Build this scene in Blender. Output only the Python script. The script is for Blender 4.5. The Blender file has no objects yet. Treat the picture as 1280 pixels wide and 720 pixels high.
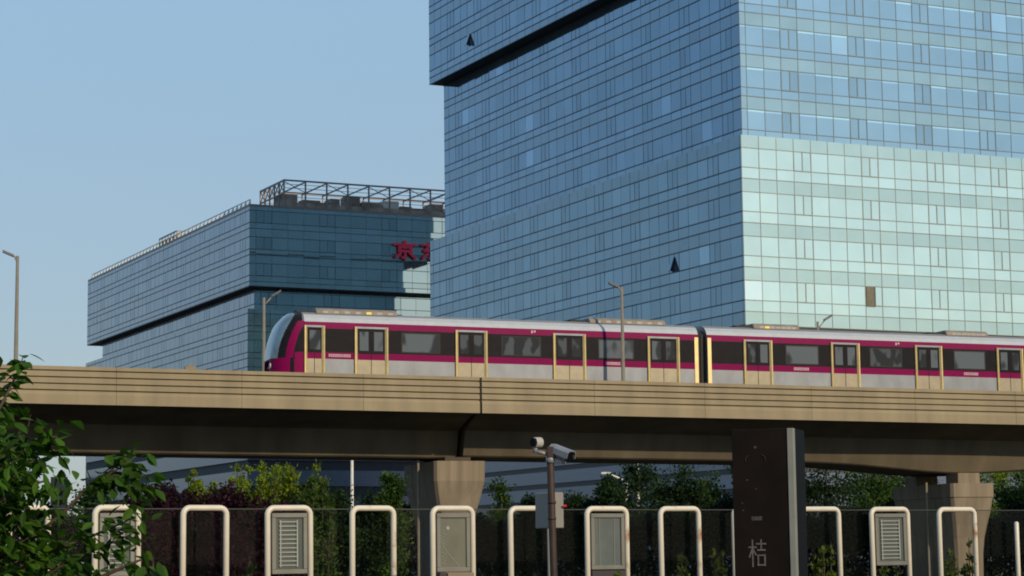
import bpy, math, random
from mathutils import Vector, Matrix
R = math.radians
random.seed(7)
SC = bpy.context.scene
COL = SC.collection
# ------------------------------------------------------------------ camera
F = 2720.0
EYE = Vector((0, 0, 1.6))
PITCH = math.atan(340 / F)
CM = (Matrix.Rotation(math.pi / 2 + PITCH, 3, 'X') @ Matrix.Rotation(R(-0.66), 3, 'Z'))
cam_data = bpy.data.cameras.new('camera')
cam = bpy.data.objects.new('camera', cam_data)
COL.objects.link(cam)
cam.matrix_world = Matrix.Translation(EYE) @ CM.to_4x4()
cam_data.sensor_width = 36
cam_data.lens = 36 * F / 1280
cam_data.clip_end = 6000
cam_data.clip_start = 0.2
SC.camera = cam


def ray(px, py):
    return CM @ Vector(((px - 640) / F, (360 - py) / F, -1))


def at(px, py, Y):
    d = ray(px, py)
    return EYE + d * (Y / d.y)


def proj(p):
    c = CM.transposed() @ (Vector(p) - EYE)
    if c.z > -0.1:
        return (-9999, -9999)
    return (640 - F * c.x / c.z, 360 + F * c.y / c.z)


# ------------------------------------------------------------------ materials
MATS = {}


def mat(name, col, rough=0.6, metal=0.0, var=0.12, scale=3.0, bump=0.0, bscale=20.0, spec=0.5,
        tint=False, stretch=None, col2=None, thr=None, coat=0.0, detail=4.0):
    """procedural principled material with noise-driven colour variation"""
    m = bpy.data.materials.new(name)
    m.use_nodes = True
    nt = m.node_tree
    b = nt.nodes['Principled BSDF']
    b.inputs['Roughness'].default_value = rough
    b.inputs['Metallic'].default_value = metal
    b.inputs['Specular IOR Level'].default_value = spec
    b.inputs['Coat Weight'].default_value = coat
    tc = nt.nodes.new('ShaderNodeTexCoord')
    mp = nt.nodes.new('ShaderNodeMapping')
    nt.links.new(tc.outputs['Object'], mp.inputs['Vector'])
    if stretch:
        mp.inputs['Scale'].default_value = stretch
    nz = nt.nodes.new('ShaderNodeTexNoise')
    nz.inputs['Scale'].default_value = scale
    nz.inputs['Detail'].default_value = detail
    nt.links.new(mp.outputs['Vector'], nz.inputs['Vector'])
    rp = nt.nodes.new('ShaderNodeValToRGB')
    c = Vector(col)
    if col2 is None:
        a, z = c * (1 - var), c * (1 + var)
        rp.color_ramp.elements[0].position = 0.3
        rp.color_ramp.elements[1].position = 0.7
    else:
        a, z = c, Vector(col2)
        t0, t1 = thr or (0.45, 0.55)
        rp.color_ramp.elements[0].position = t0
        rp.color_ramp.elements[1].position = t1
    rp.color_ramp.elements[0].color = (*a, 1)
    rp.color_ramp.elements[1].color = (*z, 1)
    nt.links.new(nz.outputs['Fac'], rp.inputs['Fac'])
    out = rp.outputs['Color']
    if tint:
        at_ = nt.nodes.new('ShaderNodeAttribute')
        at_.attribute_name = 'tint'
        mx = nt.nodes.new('ShaderNodeMix')
        mx.data_type = 'RGBA'
        mx.blend_type = 'MULTIPLY'
        mx.inputs['Factor'].default_value = 1
        nt.links.new(out, mx.inputs[6])
        nt.links.new(at_.outputs['Color'], mx.inputs[7])
        out = mx.outputs[2]
    nt.links.new(out, b.inputs['Base Color'])
    if bump:
        n2 = nt.nodes.new('ShaderNodeTexNoise')
        n2.inputs['Scale'].default_value = bscale
        nt.links.new(mp.outputs['Vector'], n2.inputs['Vector'])
        bp = nt.nodes.new('ShaderNodeBump')
        bp.inputs['Strength'].default_value = bump
        bp.inputs['Distance'].default_value = 0.05
        nt.links.new(n2.outputs['Fac'], bp.inputs['Height'])
        nt.links.new(bp.outputs['Normal'], b.inputs['Normal'])
    MATS[name] = m
    return m


def leafmat(name, col, var=0.35, trans=0.3, rough=0.6, spec=0.08):
    m = mat(name, col, rough=rough, var=var, scale=1.7, tint=True, spec=spec)
    nt = m.node_tree
    b = nt.nodes['Principled BSDF']
    tr = nt.nodes.new('ShaderNodeBsdfTranslucent')
    src = b.inputs['Base Color'].links[0].from_socket
    nt.links.new(src, tr.inputs['Color'])
    ms = nt.nodes.new('ShaderNodeMixShader')
    ms.inputs[0].default_value = trans
    nt.links.new(b.outputs[0], ms.inputs[1])
    nt.links.new(tr.outputs[0], ms.inputs[2])
    nt.links.new(ms.outputs[0], nt.nodes['Material Output'].inputs['Surface'])
    return m


def screenmat(name, col, alpha, rough=0.05):
    m = mat(name, col, rough=rough, var=0.1)
    nt = m.node_tree
    b = nt.nodes['Principled BSDF']
    tr = nt.nodes.new('ShaderNodeBsdfTransparent')
    ms = nt.nodes.new('ShaderNodeMixShader')
    ms.inputs[0].default_value = alpha
    nt.links.new(tr.outputs[0], ms.inputs[1])
    nt.links.new(b.outputs[0], ms.inputs[2])
    nt.links.new(ms.outputs[0], nt.nodes['Material Output'].inputs['Surface'])
    return m


# tower and office glass
mat('glass_sky_glow', (0.72, 0.91, 0.86), rough=0.05, metal=0.75, var=0.05, scale=0.25, tint=True, bump=0.03, bscale=0.5)  # bright horizon glow on the low right faces, put into the glass colour
mat('spandrel_sky_glow', (0.60, 0.76, 0.71), rough=0.14, metal=0.8, var=0.05, scale=0.3, tint=True)  # same horizon glow put into the spandrel colour
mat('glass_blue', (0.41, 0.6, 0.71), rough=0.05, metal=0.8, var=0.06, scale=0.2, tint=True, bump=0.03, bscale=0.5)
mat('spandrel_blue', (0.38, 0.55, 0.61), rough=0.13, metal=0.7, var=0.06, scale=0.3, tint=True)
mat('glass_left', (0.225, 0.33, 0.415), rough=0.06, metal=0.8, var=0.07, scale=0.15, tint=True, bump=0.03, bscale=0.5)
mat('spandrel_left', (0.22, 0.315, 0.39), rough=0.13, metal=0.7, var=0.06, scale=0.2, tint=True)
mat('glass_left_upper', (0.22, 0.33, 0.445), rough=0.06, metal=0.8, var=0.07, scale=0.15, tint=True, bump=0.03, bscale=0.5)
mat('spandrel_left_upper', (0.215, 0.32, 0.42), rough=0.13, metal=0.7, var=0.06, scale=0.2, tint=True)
mat('mullion_left', (0.06, 0.10, 0.155), rough=0.45, metal=0.3)
mat('mullion_office', (0.10, 0.125, 0.16), rough=0.45, metal=0.3)
mat('mullion_blue', (0.12, 0.165, 0.19), rough=0.45, metal=0.3)
mat('glass_office', (0.25, 0.3, 0.365), rough=0.08, metal=0.75, var=0.07, scale=0.15, tint=True, bump=0.03, bscale=0.5)
mat('spandrel_office', (0.25, 0.3, 0.36), rough=0.16, metal=0.65, var=0.06, scale=0.2, tint=True)
mat('glass_front', (0.48, 0.575, 0.56), rough=0.02, metal=0.85, var=0.06, scale=0.2, tint=True)
mat('glass_rear', (0.145, 0.24, 0.32), rough=0.06, metal=0.8, var=0.07, scale=0.15)
mat('mullion', (0.05, 0.075, 0.10), rough=0.45, metal=0.3)
mat('mullion_pale', (0.2, 0.235, 0.225), rough=0.45, metal=0.3)
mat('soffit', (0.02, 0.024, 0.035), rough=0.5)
mat('core', (0.05, 0.06, 0.07), rough=0.8)
mat('opening', (0.008, 0.012, 0.025), rough=0.7)
mat('blind', (0.12, 0.11, 0.075), rough=0.6)
mat('band_pale', (0.13, 0.16, 0.23), rough=0.25, metal=0.4, var=0.1)
mat('roof_steel', (0.19, 0.17, 0.17), rough=0.5, metal=0.4)
mat('roof_plant', (0.27, 0.23, 0.205), rough=0.8, var=0.5, scale=0.6)
mat('roof_white', (0.6, 0.6, 0.58), rough=0.6)
mat('sign_red', (0.75, 0.015, 0.07), rough=0.4)
# viaduct
mat('parapet_tan', (0.235, 0.195, 0.124), rough=0.75, var=0.16, scale=1.3, stretch=(1.0, 1, 0.22), bump=0.1, bscale=12, detail=7.0)
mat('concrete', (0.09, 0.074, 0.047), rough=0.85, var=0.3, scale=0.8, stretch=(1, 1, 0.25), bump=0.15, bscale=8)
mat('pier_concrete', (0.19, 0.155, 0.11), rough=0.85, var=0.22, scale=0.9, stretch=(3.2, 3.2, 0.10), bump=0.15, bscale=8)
mat('joint_black', (0.01, 0.01, 0.01), rough=0.9)
mat('bearing', (0.05, 0.04, 0.03), rough=0.8)
mat('train_cove', (0.42, 0.44, 0.47), rough=0.35, metal=0.2, var=0.05)
mat('rail_steel', (0.2, 0.17, 0.15), rough=0.4, metal=0.8)
# train
mat('train_magenta', (0.17, 0.002, 0.06), rough=0.5, var=0.06, spec=0.06)
mat('train_silver', (0.185, 0.205, 0.235), rough=0.36, metal=0.35, var=0.16, scale=1.6, stretch=(1, 1, 0.5))
mat('train_roof', (0.2, 0.195, 0.195), rough=0.5, var=0.12, scale=1.0)
mat('train_black', (0.01, 0.009, 0.012), rough=0.3, var=0.2, spec=0.1)
mat('train_glass', (0.012, 0.014, 0.018), rough=0.15, scale=1.5, spec=0.3, col2=(0.055, 0.065, 0.08), thr=(0.50, 0.58), stretch=(1.6, 1, 0.9), detail=1.0)  # pale blotches paint light coming through from the far-side windows
mat('train_glass_pale', (0.018, 0.022, 0.028), rough=0.15, scale=0.9, spec=0.3, col2=(0.085, 0.105, 0.125), thr=(0.36, 0.44), stretch=(1.5, 1, 0.8), detail=1.0)  # wider pale blotches, the same far-side light put into the colour
mat('windscreen_glass', (0.16, 0.225, 0.27), rough=0.12, metal=0.55, var=0.35, scale=1.5)
mat('stainless_sun_gold', (0.62, 0.48, 0.22), rough=0.36, metal=0.45, var=0.1)  # the sun's gold gleam on steel is put into the base colour
mat('kick_panel', (0.235, 0.21, 0.155), rough=0.4, metal=0.4, var=0.1)  # brushed steel, with the parapet's warm reflection put into its colour
mat('roof_unit', (0.2, 0.17, 0.14), rough=0.7, var=0.2, scale=2)
mat('yellow', (0.65, 0.5, 0.05), rough=0.5)
mat('white_mark', (0.45, 0.33, 0.38), rough=0.5)
mat('rubber', (0.02, 0.02, 0.02), rough=0.8)
# street furniture
mat('lamp_pole', (0.22, 0.195, 0.155), rough=0.5, metal=0.2)
mat('lamp_head', (0.1, 0.095, 0.09), rough=0.5)
mat('white_tube', (0.58, 0.54, 0.45), rough=0.4, var=0.06, scale=6)
mat('rusty_tube', (0.58, 0.54, 0.45), rough=0.5, scale=3.5, col2=(0.30, 0.15, 0.07), thr=(0.57, 0.68))
mat('panel_frame', (0.17, 0.17, 0.15), rough=0.4, metal=0.3)
mat('panel_glass', (0.075, 0.09, 0.085), rough=0.12, var=0.15, scale=2)
mat('panel_frost', (0.13, 0.135, 0.105), rough=0.2, var=0.14, scale=2.5)
mat('panel_grey', (0.09, 0.11, 0.11), rough=0.12, var=0.22, scale=2)
mat('slat', (0.25, 0.27, 0.25), rough=0.5)
mat('box_tan', (0.2, 0.16, 0.115), rough=0.7)
mat('box_dark', (0.03, 0.025, 0.03), rough=0.7)
mat('wire', (0.035, 0.035, 0.032), rough=0.6)
screenmat('screen_glass', (0.004, 0.006, 0.006), 0.12, 0.02)
mat('totem_brown', (0.011, 0.008, 0.007), rough=0.55, var=0.2, scale=3, spec=0.06)
mat('totem_black', (0.004, 0.004, 0.005), rough=0.5, spec=0.05)
mat('totem_trim', (0.26, 0.26, 0.225), rough=0.4, metal=0.3)
mat('totem_print', (0.1, 0.088, 0.092), rough=0.6, var=0.35, scale=30)
mat('totem_faint', (0.04, 0.036, 0.034), rough=0.6, var=0.5, scale=30)
mat('rust_pole', (0.03, 0.014, 0.01), rough=0.65, var=0.35, scale=9)
mat('cabinet', (0.2, 0.195, 0.185), rough=0.5, var=0.06)
mat('cam_white', (0.36, 0.35, 0.32), rough=0.4)
mat('cam_grey', (0.19, 0.2, 0.225), rough=0.4)
mat('cam_black', (0.005, 0.005, 0.006), rough=0.3, spec=0.1)
mat('red_lamp', (0.6, 0.02, 0.02), rough=0.4)
# ground and plants
mat('asphalt', (0.05, 0.05, 0.05), rough=0.9, var=0.2, scale=0.6)
mat('soil', (0.02, 0.02, 0.013), rough=1, var=0.3, scale=0.8)
mat('bark', (0.05, 0.036, 0.025), rough=0.9, var=0.3, scale=8)
leafmat('leaf_near', (0.034, 0.095, 0.008), trans=0.4, spec=0.2)
leafmat('leaf_dark', (0.017, 0.036, 0.012))
leafmat('leaf_mid', (0.038, 0.075, 0.014))
leafmat('leaf_light', (0.13, 0.19, 0.014), trans=0.4)
leafmat('leaf_purple', (0.019, 0.006, 0.012))
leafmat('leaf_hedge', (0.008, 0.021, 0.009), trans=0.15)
leafmat('leaf_young', (0.075, 0.105, 0.014))


# ------------------------------------------------------------------ mesh helpers
class MB:
    def __init__(s):
        s.v, s.f, s.mi, s.t = [], [], [], []

    def quad(s, pts, m=0, t=1.0):
        n = len(s.v)
        s.v += [tuple(p) for p in pts]
        s.f.append(tuple(range(n, n + len(pts))))
        s.mi.append(m)
        s.t.append(t)

    def box(s, a, b, m=0, ax=None, o=None):
        """axis box a..b, optionally in the frame (o, ax=(x,y,z vectors))"""
        P = [(x, y, z) for z in (a[2], b[2]) for y in (a[1], b[1]) for x in (a[0], b[0])]
        if ax:
            o = Vector(o or (0, 0, 0))
            P = [o + ax[0] * p[0] + ax[1] * p[1] + ax[2] * p[2] for p in P]
        n = len(s.v)
        s.v += [tuple(p) for p in P]
        for q in ((0, 2, 3, 1), (4, 5, 7, 6), (0, 1, 5, 4), (2, 6, 7, 3), (0, 4, 6, 2), (1, 3, 7, 5)):
            s.f.append(tuple(n + i for i in q))
            s.mi.append(m)
            s.t.append(1.0)

    def bar(s, a, b, w, h=None, m=0):
        a, b = Vector(a), Vector(b)
        h = h or w
        z = (b - a)
        L = z.length
        z.normalize()
        up = Vector((0, 0, 1)) if abs(z.z) < 0.9 else Vector((1, 0, 0))
        x = z.cross(up).normalized()
        y = x.cross(z)
        s.box((-w / 2, -h / 2, 0), (w / 2, h / 2, L), m, (x, y, z), a)

    def tube(s, pts, rad, seg=10, m=0, cap=True):
        pts = [Vector(p) for p in pts]
        if not isinstance(rad, (list, tuple)):
            rad = [rad] * len(pts)
        n = len(s.v)
        ref = None
        for i, p in enumerate(pts):
            d = (pts[min(i + 1, len(pts) - 1)] - pts[max(i - 1, 0)]).normalized()
            if ref is None:
                ref = Vector((0, 1, 0)) if abs(d.y) < 0.8 else Vector((1, 0, 0))
            x = d.cross(ref).normalized()
            y = x.cross(d).normalized()
            ref = y if abs(d.dot(y)) < 0.9 else ref
            for k in range(seg):
                a = 2 * math.pi * k / seg
                s.v.append(tuple(p + (x * math.cos(a) + y * math.sin(a)) * rad[i]))
        for i in range(len(pts) - 1):
            for k in range(seg):
                k2 = (k + 1) % seg
                s.f.append((n + i * seg + k, n + (i + 1) * seg + k, n + (i + 1) * seg + k2, n + i * seg + k2))
                s.mi.append(m)
                s.t.append(1.0)
        if cap:
            s.f.append(tuple(n + k for k in range(seg)))
            s.f.append(tuple(n + (len(pts) - 1) * seg + k for k in reversed(range(seg))))
            s.mi += [m, m]
            s.t += [1.0, 1.0]

    def prism(s, prof, x0, x1, m=0, fn=None):
        """profile of (y,z) extruded along x; fn(x,y,z) may bend it"""
        fn = fn or (lambda x, y, z: (x, y, z))
        n = len(s.v)
        k = len(prof)
        for x in (x0, x1):
            s.v += [fn(x, y, z) for y, z in prof]
        ms = m if isinstance(m, (list, tuple)) else [m] * k
        for i in range(k):
            j = (i + 1) % k
            s.f.append((n + i, n + j, n + k + j, n + k + i))
            s.mi.append(ms[i])
            s.t.append(1.0)
        s.f.append(tuple(n + i for i in reversed(range(k))))
        s.f.append(tuple(n + k + i for i in range(k)))
        s.mi += [ms[0], ms[0]]
        s.t += [1.0, 1.0]

    def build(s, name, mats, parent=None, smooth=False, bevel=0, loc=None):
        me = bpy.data.meshes.new(name)
        me.from_pydata(s.v, [], s.f)
        for m in (mats if isinstance(mats, (list, tuple)) else [mats]):
            me.materials.append(MATS[m])
        me.polygons.foreach_set('material_index', s.mi)
        if smooth:
            me.polygons.foreach_set('use_smooth', [True] * len(s.f))
        ca = me.color_attributes.new('tint', 'FLOAT_COLOR', 'CORNER')
        buf = []
        for f, t in zip(s.f, s.t):
            c = t if isinstance(t, tuple) else (t, t, t)
            buf += [c[0], c[1], c[2], 1.0] * len(f)
        ca.data.foreach_set('color', buf)
        me.update()
        o = bpy.data.objects.new(name, me)
        COL.objects.link(o)
        o.parent = parent
        if loc is not None:
            o.location = loc
        if bevel:
            b = o.modifiers.new('bevel', 'BEVEL')
            b.width = bevel
            b.segments = 2
        return o


def thing(name, label, cat, loc=(0, 0, 0), rz=0.0, group=None):
    o = bpy.data.objects.new(name, None)
    o.empty_display_size = 0.2
    COL.objects.link(o)
    o.location = loc
    o.rotation_euler = (0, 0, rz)
    return tag(o, label, cat, group)


def tag(o, label, cat, group=None):
    o['label'] = label
    o['category'] = cat
    if group:
        o['group'] = group
    return o


def copy_tree(o, parent=None):
    c = o.copy()
    COL.objects.link(c)
    if parent:
        c.parent = parent
    for ch in list(o.children):
        copy_tree(ch, c)
    return c


# ------------------------------------------------------------------ ground and sky light
g = MB()
S_ = 2500
for i in range(-1, 1):
    for j in range(-1, 1):
        g.quad([(i * S_, j * S_, 0), ((i + 1) * S_, j * S_, 0), ((i + 1) * S_, (j + 1) * S_, 0), (i * S_, (j + 1) * S_, 0)])
gr = g.build('ground', 'soil')
gr['kind'] = 'structure'
g = MB()
g.quad([(-300, 33, 0.004), (300, 150, 0.004), (300, 172, 0.004), (-300, 60, 0.004)])
rd = g.build('road', 'asphalt')
rd['kind'] = 'structure'

SUN_H = Vector((0.62, -0.785, 0)).normalized()
SUN_EL = R(25)
sl = bpy.data.lights.new('sun', 'SUN')
sl.energy = 4.6
sl.angle = R(0.6)
sl.color = (1.0, 0.80, 0.55)
so = bpy.data.objects.new('sun', sl)
COL.objects.link(so)
sdir = SUN_H * math.cos(SUN_EL) + Vector((0, 0, math.sin(SUN_EL)))
so.rotation_euler = (-sdir).to_track_quat('-Z', 'Y').to_euler()
W = bpy.data.worlds.new('World')
SC.world = W
W.use_nodes = True
nt = W.node_tree
sky = nt.nodes.new('ShaderNodeTexSky')
sky.sky_type = 'NISHITA'
sky.sun_disc = False
sky.sun_elevation = SUN_EL
sky.sun_rotation = math.atan2(SUN_H.x, SUN_H.y)
sky.air_density = 1.0
sky.dust_density = 0.8
sky.ozone_density = 1.6
# hazy evening air: the clear-sky model is blended with a pale haze that is greyer near the horizon
wtc = nt.nodes.new('ShaderNodeTexCoord')
wsp = nt.nodes.new('ShaderNodeSeparateXYZ')
nt.links.new(wtc.outputs['Generated'], wsp.inputs[0])
wmr = nt.nodes.new('ShaderNodeMapRange')
wmr.inputs['From Min'].default_value = 0.03
wmr.inputs['From Max'].default_value = 0.26
nt.links.new(wsp.outputs['Z'], wmr.inputs['Value'])
hzc = nt.nodes.new('ShaderNodeMix')
hzc.data_type = 'RGBA'
hzc.inputs[6].default_value = (2.7, 3.2, 3.65, 1)
hzc.inputs[7].default_value = (2.85, 4.5, 6.0, 1)
nt.links.new(wmr.outputs[0], hzc.inputs['Factor'])
hz = nt.nodes.new('ShaderNodeMix')
hz.data_type = 'RGBA'
hz.inputs['Factor'].default_value = 0.70
nt.links.new(sky.outputs[0], hz.inputs[6])
nt.links.new(hzc.outputs[2], hz.inputs[7])
nt.links.new(hz.outputs[2], nt.nodes['Background'].inputs['Color'])
nt.nodes['Background'].inputs['Strength'].default_value = 0.15
SC.view_settings.view_transform = 'Standard'
SC.view_settings.look = 'None'
SC.view_settings.exposure = -0.35
SC.view_settings.gamma = 1
SC.render.engine = 'CYCLES'
SC.cycles.filter_width = 1.9
SC.render.resolution_x, SC.render.resolution_y = 1024, 576

# ------------------------------------------------------------------ curtain walls
AZ = R(64.5)
U = Vector((math.sin(AZ), math.cos(AZ), 0))
Wd = Vector((-math.cos(AZ), math.sin(AZ), 0))
ROT = math.pi / 2 - AZ
PANES = []          # (root, name, MB, materials, score)


def facade(root, O, a, n, L, rows, module, vent0, gm, sm, mm, vlw=0.05, hlw=0.09, vp=0.03, per=4, seed=1, tilt=0.004, head=True, soft=1.0):
    """glass face: O start point, a direction, n outward normal (local 2D), rows (z0,z1,kind)"""
    rnd = random.Random(seed)
    O, a, n = Vector((*O, 0)), Vector((*a, 0)), Vector((*n, 0))
    flip = a.cross(Vector((0, 0, 1))).dot(n) < 0

    def P(s, z, off=0.0):
        return O + a * s + n * off + Vector((0, 0, z))

    def pan(mb, s0, s1, z0, z1, m=0, t=1.0, off=0.0):
        ta, tb = rnd.gauss(0, tilt), rnd.gauss(0, tilt)
        w, h = s1 - s0, z1 - z0
        q = [P(s0, z0, off - ta * w / 2 - tb * h / 2), P(s1, z0, off + ta * w / 2 - tb * h / 2),
             P(s1, z1, off + ta * w / 2 + tb * h / 2), P(s0, z1, off - ta * w / 2 + tb * h / 2)]
        if flip:
            q.reverse()
        mb.quad(q, m, t)
    # module edges
    ed = [0.0]
    k0 = math.ceil((0.01 - vent0) / module)
    s = vent0 + k0 * module
    kinds = []
    k = k0
    while s < L - 0.05:
        ed.append(s)
        kinds.append((k - 1) % per == 0)
        s += module
        k += 1
    ed.append(L)
    kinds.append((k - 1) % per == 0)
    wall, mul = None, MB()
    fr = Vector((a.x, a.y, 0)), n, Vector((0, 0, 1))
    for z0, z1, kind in rows:
        rowt = 1 + soft * rnd.uniform(-.05, .05)
        bay = None
        if kind == 'w':
            if wall:
                wall.build('spandrel_band', [gm, sm], root)
            wall = None
            for i in range(len(kinds)):
                s0, s1 = ed[i], ed[i + 1]
                if kinds[i]:
                    if bay:
                        PANES.append((root, 'window', bay[0], [gm, sm], bay[1]))
                        bay = None
                    vb = MB()
                    md = (s0 + s1) / 2
                    for q0, q1 in ((s0 + 0.05, md - 0.03), (md + 0.03, s1 - 0.05)):
                        pan(vb, q0, q1, z0 + 0.05, z1, 0, rowt * (1 - soft * rnd.uniform(0.04, 0.28)), 0.0)
                    for sv in (s0, md, s1):
                        vb.box((sv - vlw * .9, -0.05, z0), (sv + vlw * .9, vp + 0.006, z1), 2, fr, O)
                    vb.box((s0, -0.05, z0 - 0.05), (s1, 0.055, z0 + 0.05), 2, fr, O)
                    PANES.append((root, 'vent_window', vb, [gm, sm, mm], P(md, (z0 + z1) / 2)))
                else:
                    if not bay:
                        bay = (MB(), P(s1, (z0 + z1) / 2))
                    t = rowt * (1 + soft * rnd.uniform(-0.14, 0.08))
                    if rnd.random() < 0.03 * soft:
                        t *= 1.3
                    if head:
                        pan(bay[0], s0, s1, z0, z1 - 0.22, 0, t)
                        pan(bay[0], s0, s1, z1 - 0.22, z1, 0, t * rnd.choice((1.1, 1.4, 1.55, 1.7)))
                    else:
                        pan(bay[0], s0, s1, z0, z1, 0, t)
            if bay:
                PANES.append((root, 'window', bay[0], [gm, sm], bay[1]))
        else:
            wall = wall or MB()
            for i in range(len(kinds)):
                t = rowt * (1 + soft * (rnd.uniform(-.08, .06) if kind == 'p' else rnd.uniform(-.14, .09)))
                pan(wall, ed[i], ed[i + 1], z0, z1, 1 if kind == 'p' else 0, t)
        mul.box((0, -0.02, z0 - hlw / 2), (L, 0.045, z0 + hlw / 2), 0, fr, O)
    zb, zt = rows[0][0], rows[-1][1]
    for i, s in enumerate(ed):
        mul.box((s - vlw / 2, -0.03, zb), (s + vlw / 2, vp, zt), 0, fr, O)
    if wall:
        wall.build('spandrel_band', [gm, sm], root)
    mul.build('mullion', mm, root)


def floors(zwin_top, per, hw, hs, n, zmin, zmax):
    """rows from zmin to zmax for floors whose window heads lie at zwin_top + k*per"""
    rows = []
    for k in range(-5, n + 1):
        t = zwin_top + k * per
        for a, b, kd in ((t - hw - hs, t - hw, 's'), (t - hw, t, 'w'), (t, t + per - hw - hs, 'p')):
            a, b = max(a, zmin), min(b, zmax)
            if b - a > 0.05:
                rows.append((a, b, kd))
    return rows


def flush_panes():
    """the 100 nearest visible windows (and vents) of each building are parts of their own, the rest one part"""
    roots = []
    for p in PANES:
        if p[0] not in roots:
            roots.append(p[0])
    for rt in roots:
        M = Matrix.Translation(rt.location) @ Matrix.Rotation(rt.rotation_euler.z, 4, 'Z')
        for nm in ('window', 'vent_window'):
            L = []
            for p in PANES:
                if p[0] is rt and p[1] == nm:
                    w = M @ p[4]
                    x, y = proj(w)
                    vis = -10 < x < 1290 and -10 < y < 440
                    L.append(((0 if vis else 1), (w - EYE).length, p))
            L.sort(key=lambda q: q[:2])
            if not L:
                continue
            rest = {}
            for i, (v, d, p) in enumerate(L):
                if i < 100 and v == 0:
                    p[2].build(nm, p[3], rt)
                else:
                    rest.setdefault(tuple(p[3]), []).append(p[2])
            all_m = []
            big = MB()
            for ms, mbs in rest.items():
                base = len(all_m)
                all_m += ms
                for mb in mbs:
                    o = len(big.v)
                    big.v += mb.v
                    big.f += [tuple(o + i for i in f) for f in mb.f]
                    big.mi += [base + i for i in mb.mi]
                    big.t += mb.t
            if big.v:
                o = big.build(nm, all_m, rt)
                o['kind'] = 'stuff'


# ------------------------------------------------------------------ the glass tower
TC = Vector((21.54, 200, 0))
tower = thing('glass_tower', 'tall blue glass office tower with stacked overhanging blocks and a pale green lower block',
              'building', TC, ROT)
ZL0, ZL1, ZM1, ZT1 = 22.94, 40.81, 59.68, 99.0
WT = 57.0
rows_low = floors(ZL1 - 1.21, 4.165, 1.85, 1.05, 0, ZL0, ZL1)
rows_mid = floors(43.39, 4.05, 1.95, 0.85, 5, ZL1, ZM1 + 8.1)
rows_midl = [(a, min(b, ZM1), k) for a, b, k in rows_mid if a < ZM1 - 0.05]
rows_top = floors(ZM1 + 3.6, 4.05, 1.95, 0.85, 10, ZM1, ZT1)
SB = 0.35          # the middle block stands back from the lower one
facade(tower, (0, 0), (1, 0), (0, -1), WT, rows_low, 1.92, 3 * 1.92, 'glass_sky_glow', 'spandrel_sky_glow', 'mullion_pale', 0.05, 0.07, seed=3, head=False, soft=0.4)
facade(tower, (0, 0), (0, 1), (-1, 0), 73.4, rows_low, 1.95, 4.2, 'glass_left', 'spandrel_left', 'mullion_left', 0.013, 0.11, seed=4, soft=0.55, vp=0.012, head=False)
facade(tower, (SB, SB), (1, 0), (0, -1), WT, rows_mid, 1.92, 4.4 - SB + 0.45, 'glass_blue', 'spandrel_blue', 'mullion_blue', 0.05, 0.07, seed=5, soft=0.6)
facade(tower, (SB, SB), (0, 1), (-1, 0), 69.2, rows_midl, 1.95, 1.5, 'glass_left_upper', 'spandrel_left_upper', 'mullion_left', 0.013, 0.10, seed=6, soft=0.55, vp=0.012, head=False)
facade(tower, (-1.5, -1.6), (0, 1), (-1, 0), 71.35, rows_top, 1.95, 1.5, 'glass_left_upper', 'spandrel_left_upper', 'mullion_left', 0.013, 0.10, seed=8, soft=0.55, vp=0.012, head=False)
core = MB()
core.box((0.25, 0.25, ZL0 + 0.02), (WT - 0.1, 73.3, ZL1 - 0.02))
core.box((SB + 0.25, SB + 0.25, ZL1), (WT, 69.4, ZM1 + 0.05))
core.box((SB + 0.25, SB + 0.25, ZM1 + 0.05), (WT + 0.3, 60, ZT1))
core.box((-1.3, 5.6, ZM1 + 0.1), (SB + 0.1, 69.55, ZT1))
core.build('structural_core', 'core', tower)
# back and far faces of the blocks: dark glass, seen in the neighbour's reflection
bk = MB()
bk.box((0.3, 73.36, ZL0 + 0.1), (WT + 0.05, 73.5, ZL1 - 0.05))
bk.box((SB + .3, 69.45, ZL1 + 0.05), (WT + 0.05, 69.55, ZM1 - 0.1))
bk.box((-1.3, 69.6, ZM1 + 0.15), (WT + 6, 69.75, ZT1))
bk.box((WT + 5.8, 0.4, ZM1 + 0.15), (WT + 6.0, 69.55, ZT1))
bk.build('rear_curtain_wall', 'glass_rear', tower)
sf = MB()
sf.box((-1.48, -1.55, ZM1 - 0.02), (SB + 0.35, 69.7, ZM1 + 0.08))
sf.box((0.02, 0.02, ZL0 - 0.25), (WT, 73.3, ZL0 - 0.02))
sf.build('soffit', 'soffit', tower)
# recessed base under the lower block, banded
bs = MB()
z = 0.0
bx0, by0, bx1, by1 = 3.4, 3.4, WT - 3, 70
kk = 0
while z < ZL0 - 0.3:
    h = (0.55, 1.35)[kk % 2]
    h = min(h, ZL0 - 0.26 - z)
    i = 0.12 if kk % 2 == 0 else 0
    bs.box((bx0 + i, by0 + i, z), (bx1 - i, by1 - i, z + h - 0.003), kk % 2)
    z += h
    kk += 1
bs.build('base_storeys', ['soffit', 'band_pale'], tower)
facade(tower, (bx0, by0 - 0.15), (1, 0), (0, -1), bx1 - bx0, floors(ZL0 - 1.2, 4.1, 1.85, 1.05, 0, 14.0, ZL0 - 0.26), 1.92, 1.92, 'glass_sky_glow', 'spandrel_sky_glow', 'mullion_pale', 0.05, 0.07, seed=21, head=False, soft=0.4)
bm = MB()
for s in ():
    bm.box((bx0 + 1.95 * s, by0 - 0.03, 12), (bx0 + 1.95 * s + 0.06, by0 + 0.02, ZL0 - 0.27))


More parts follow.
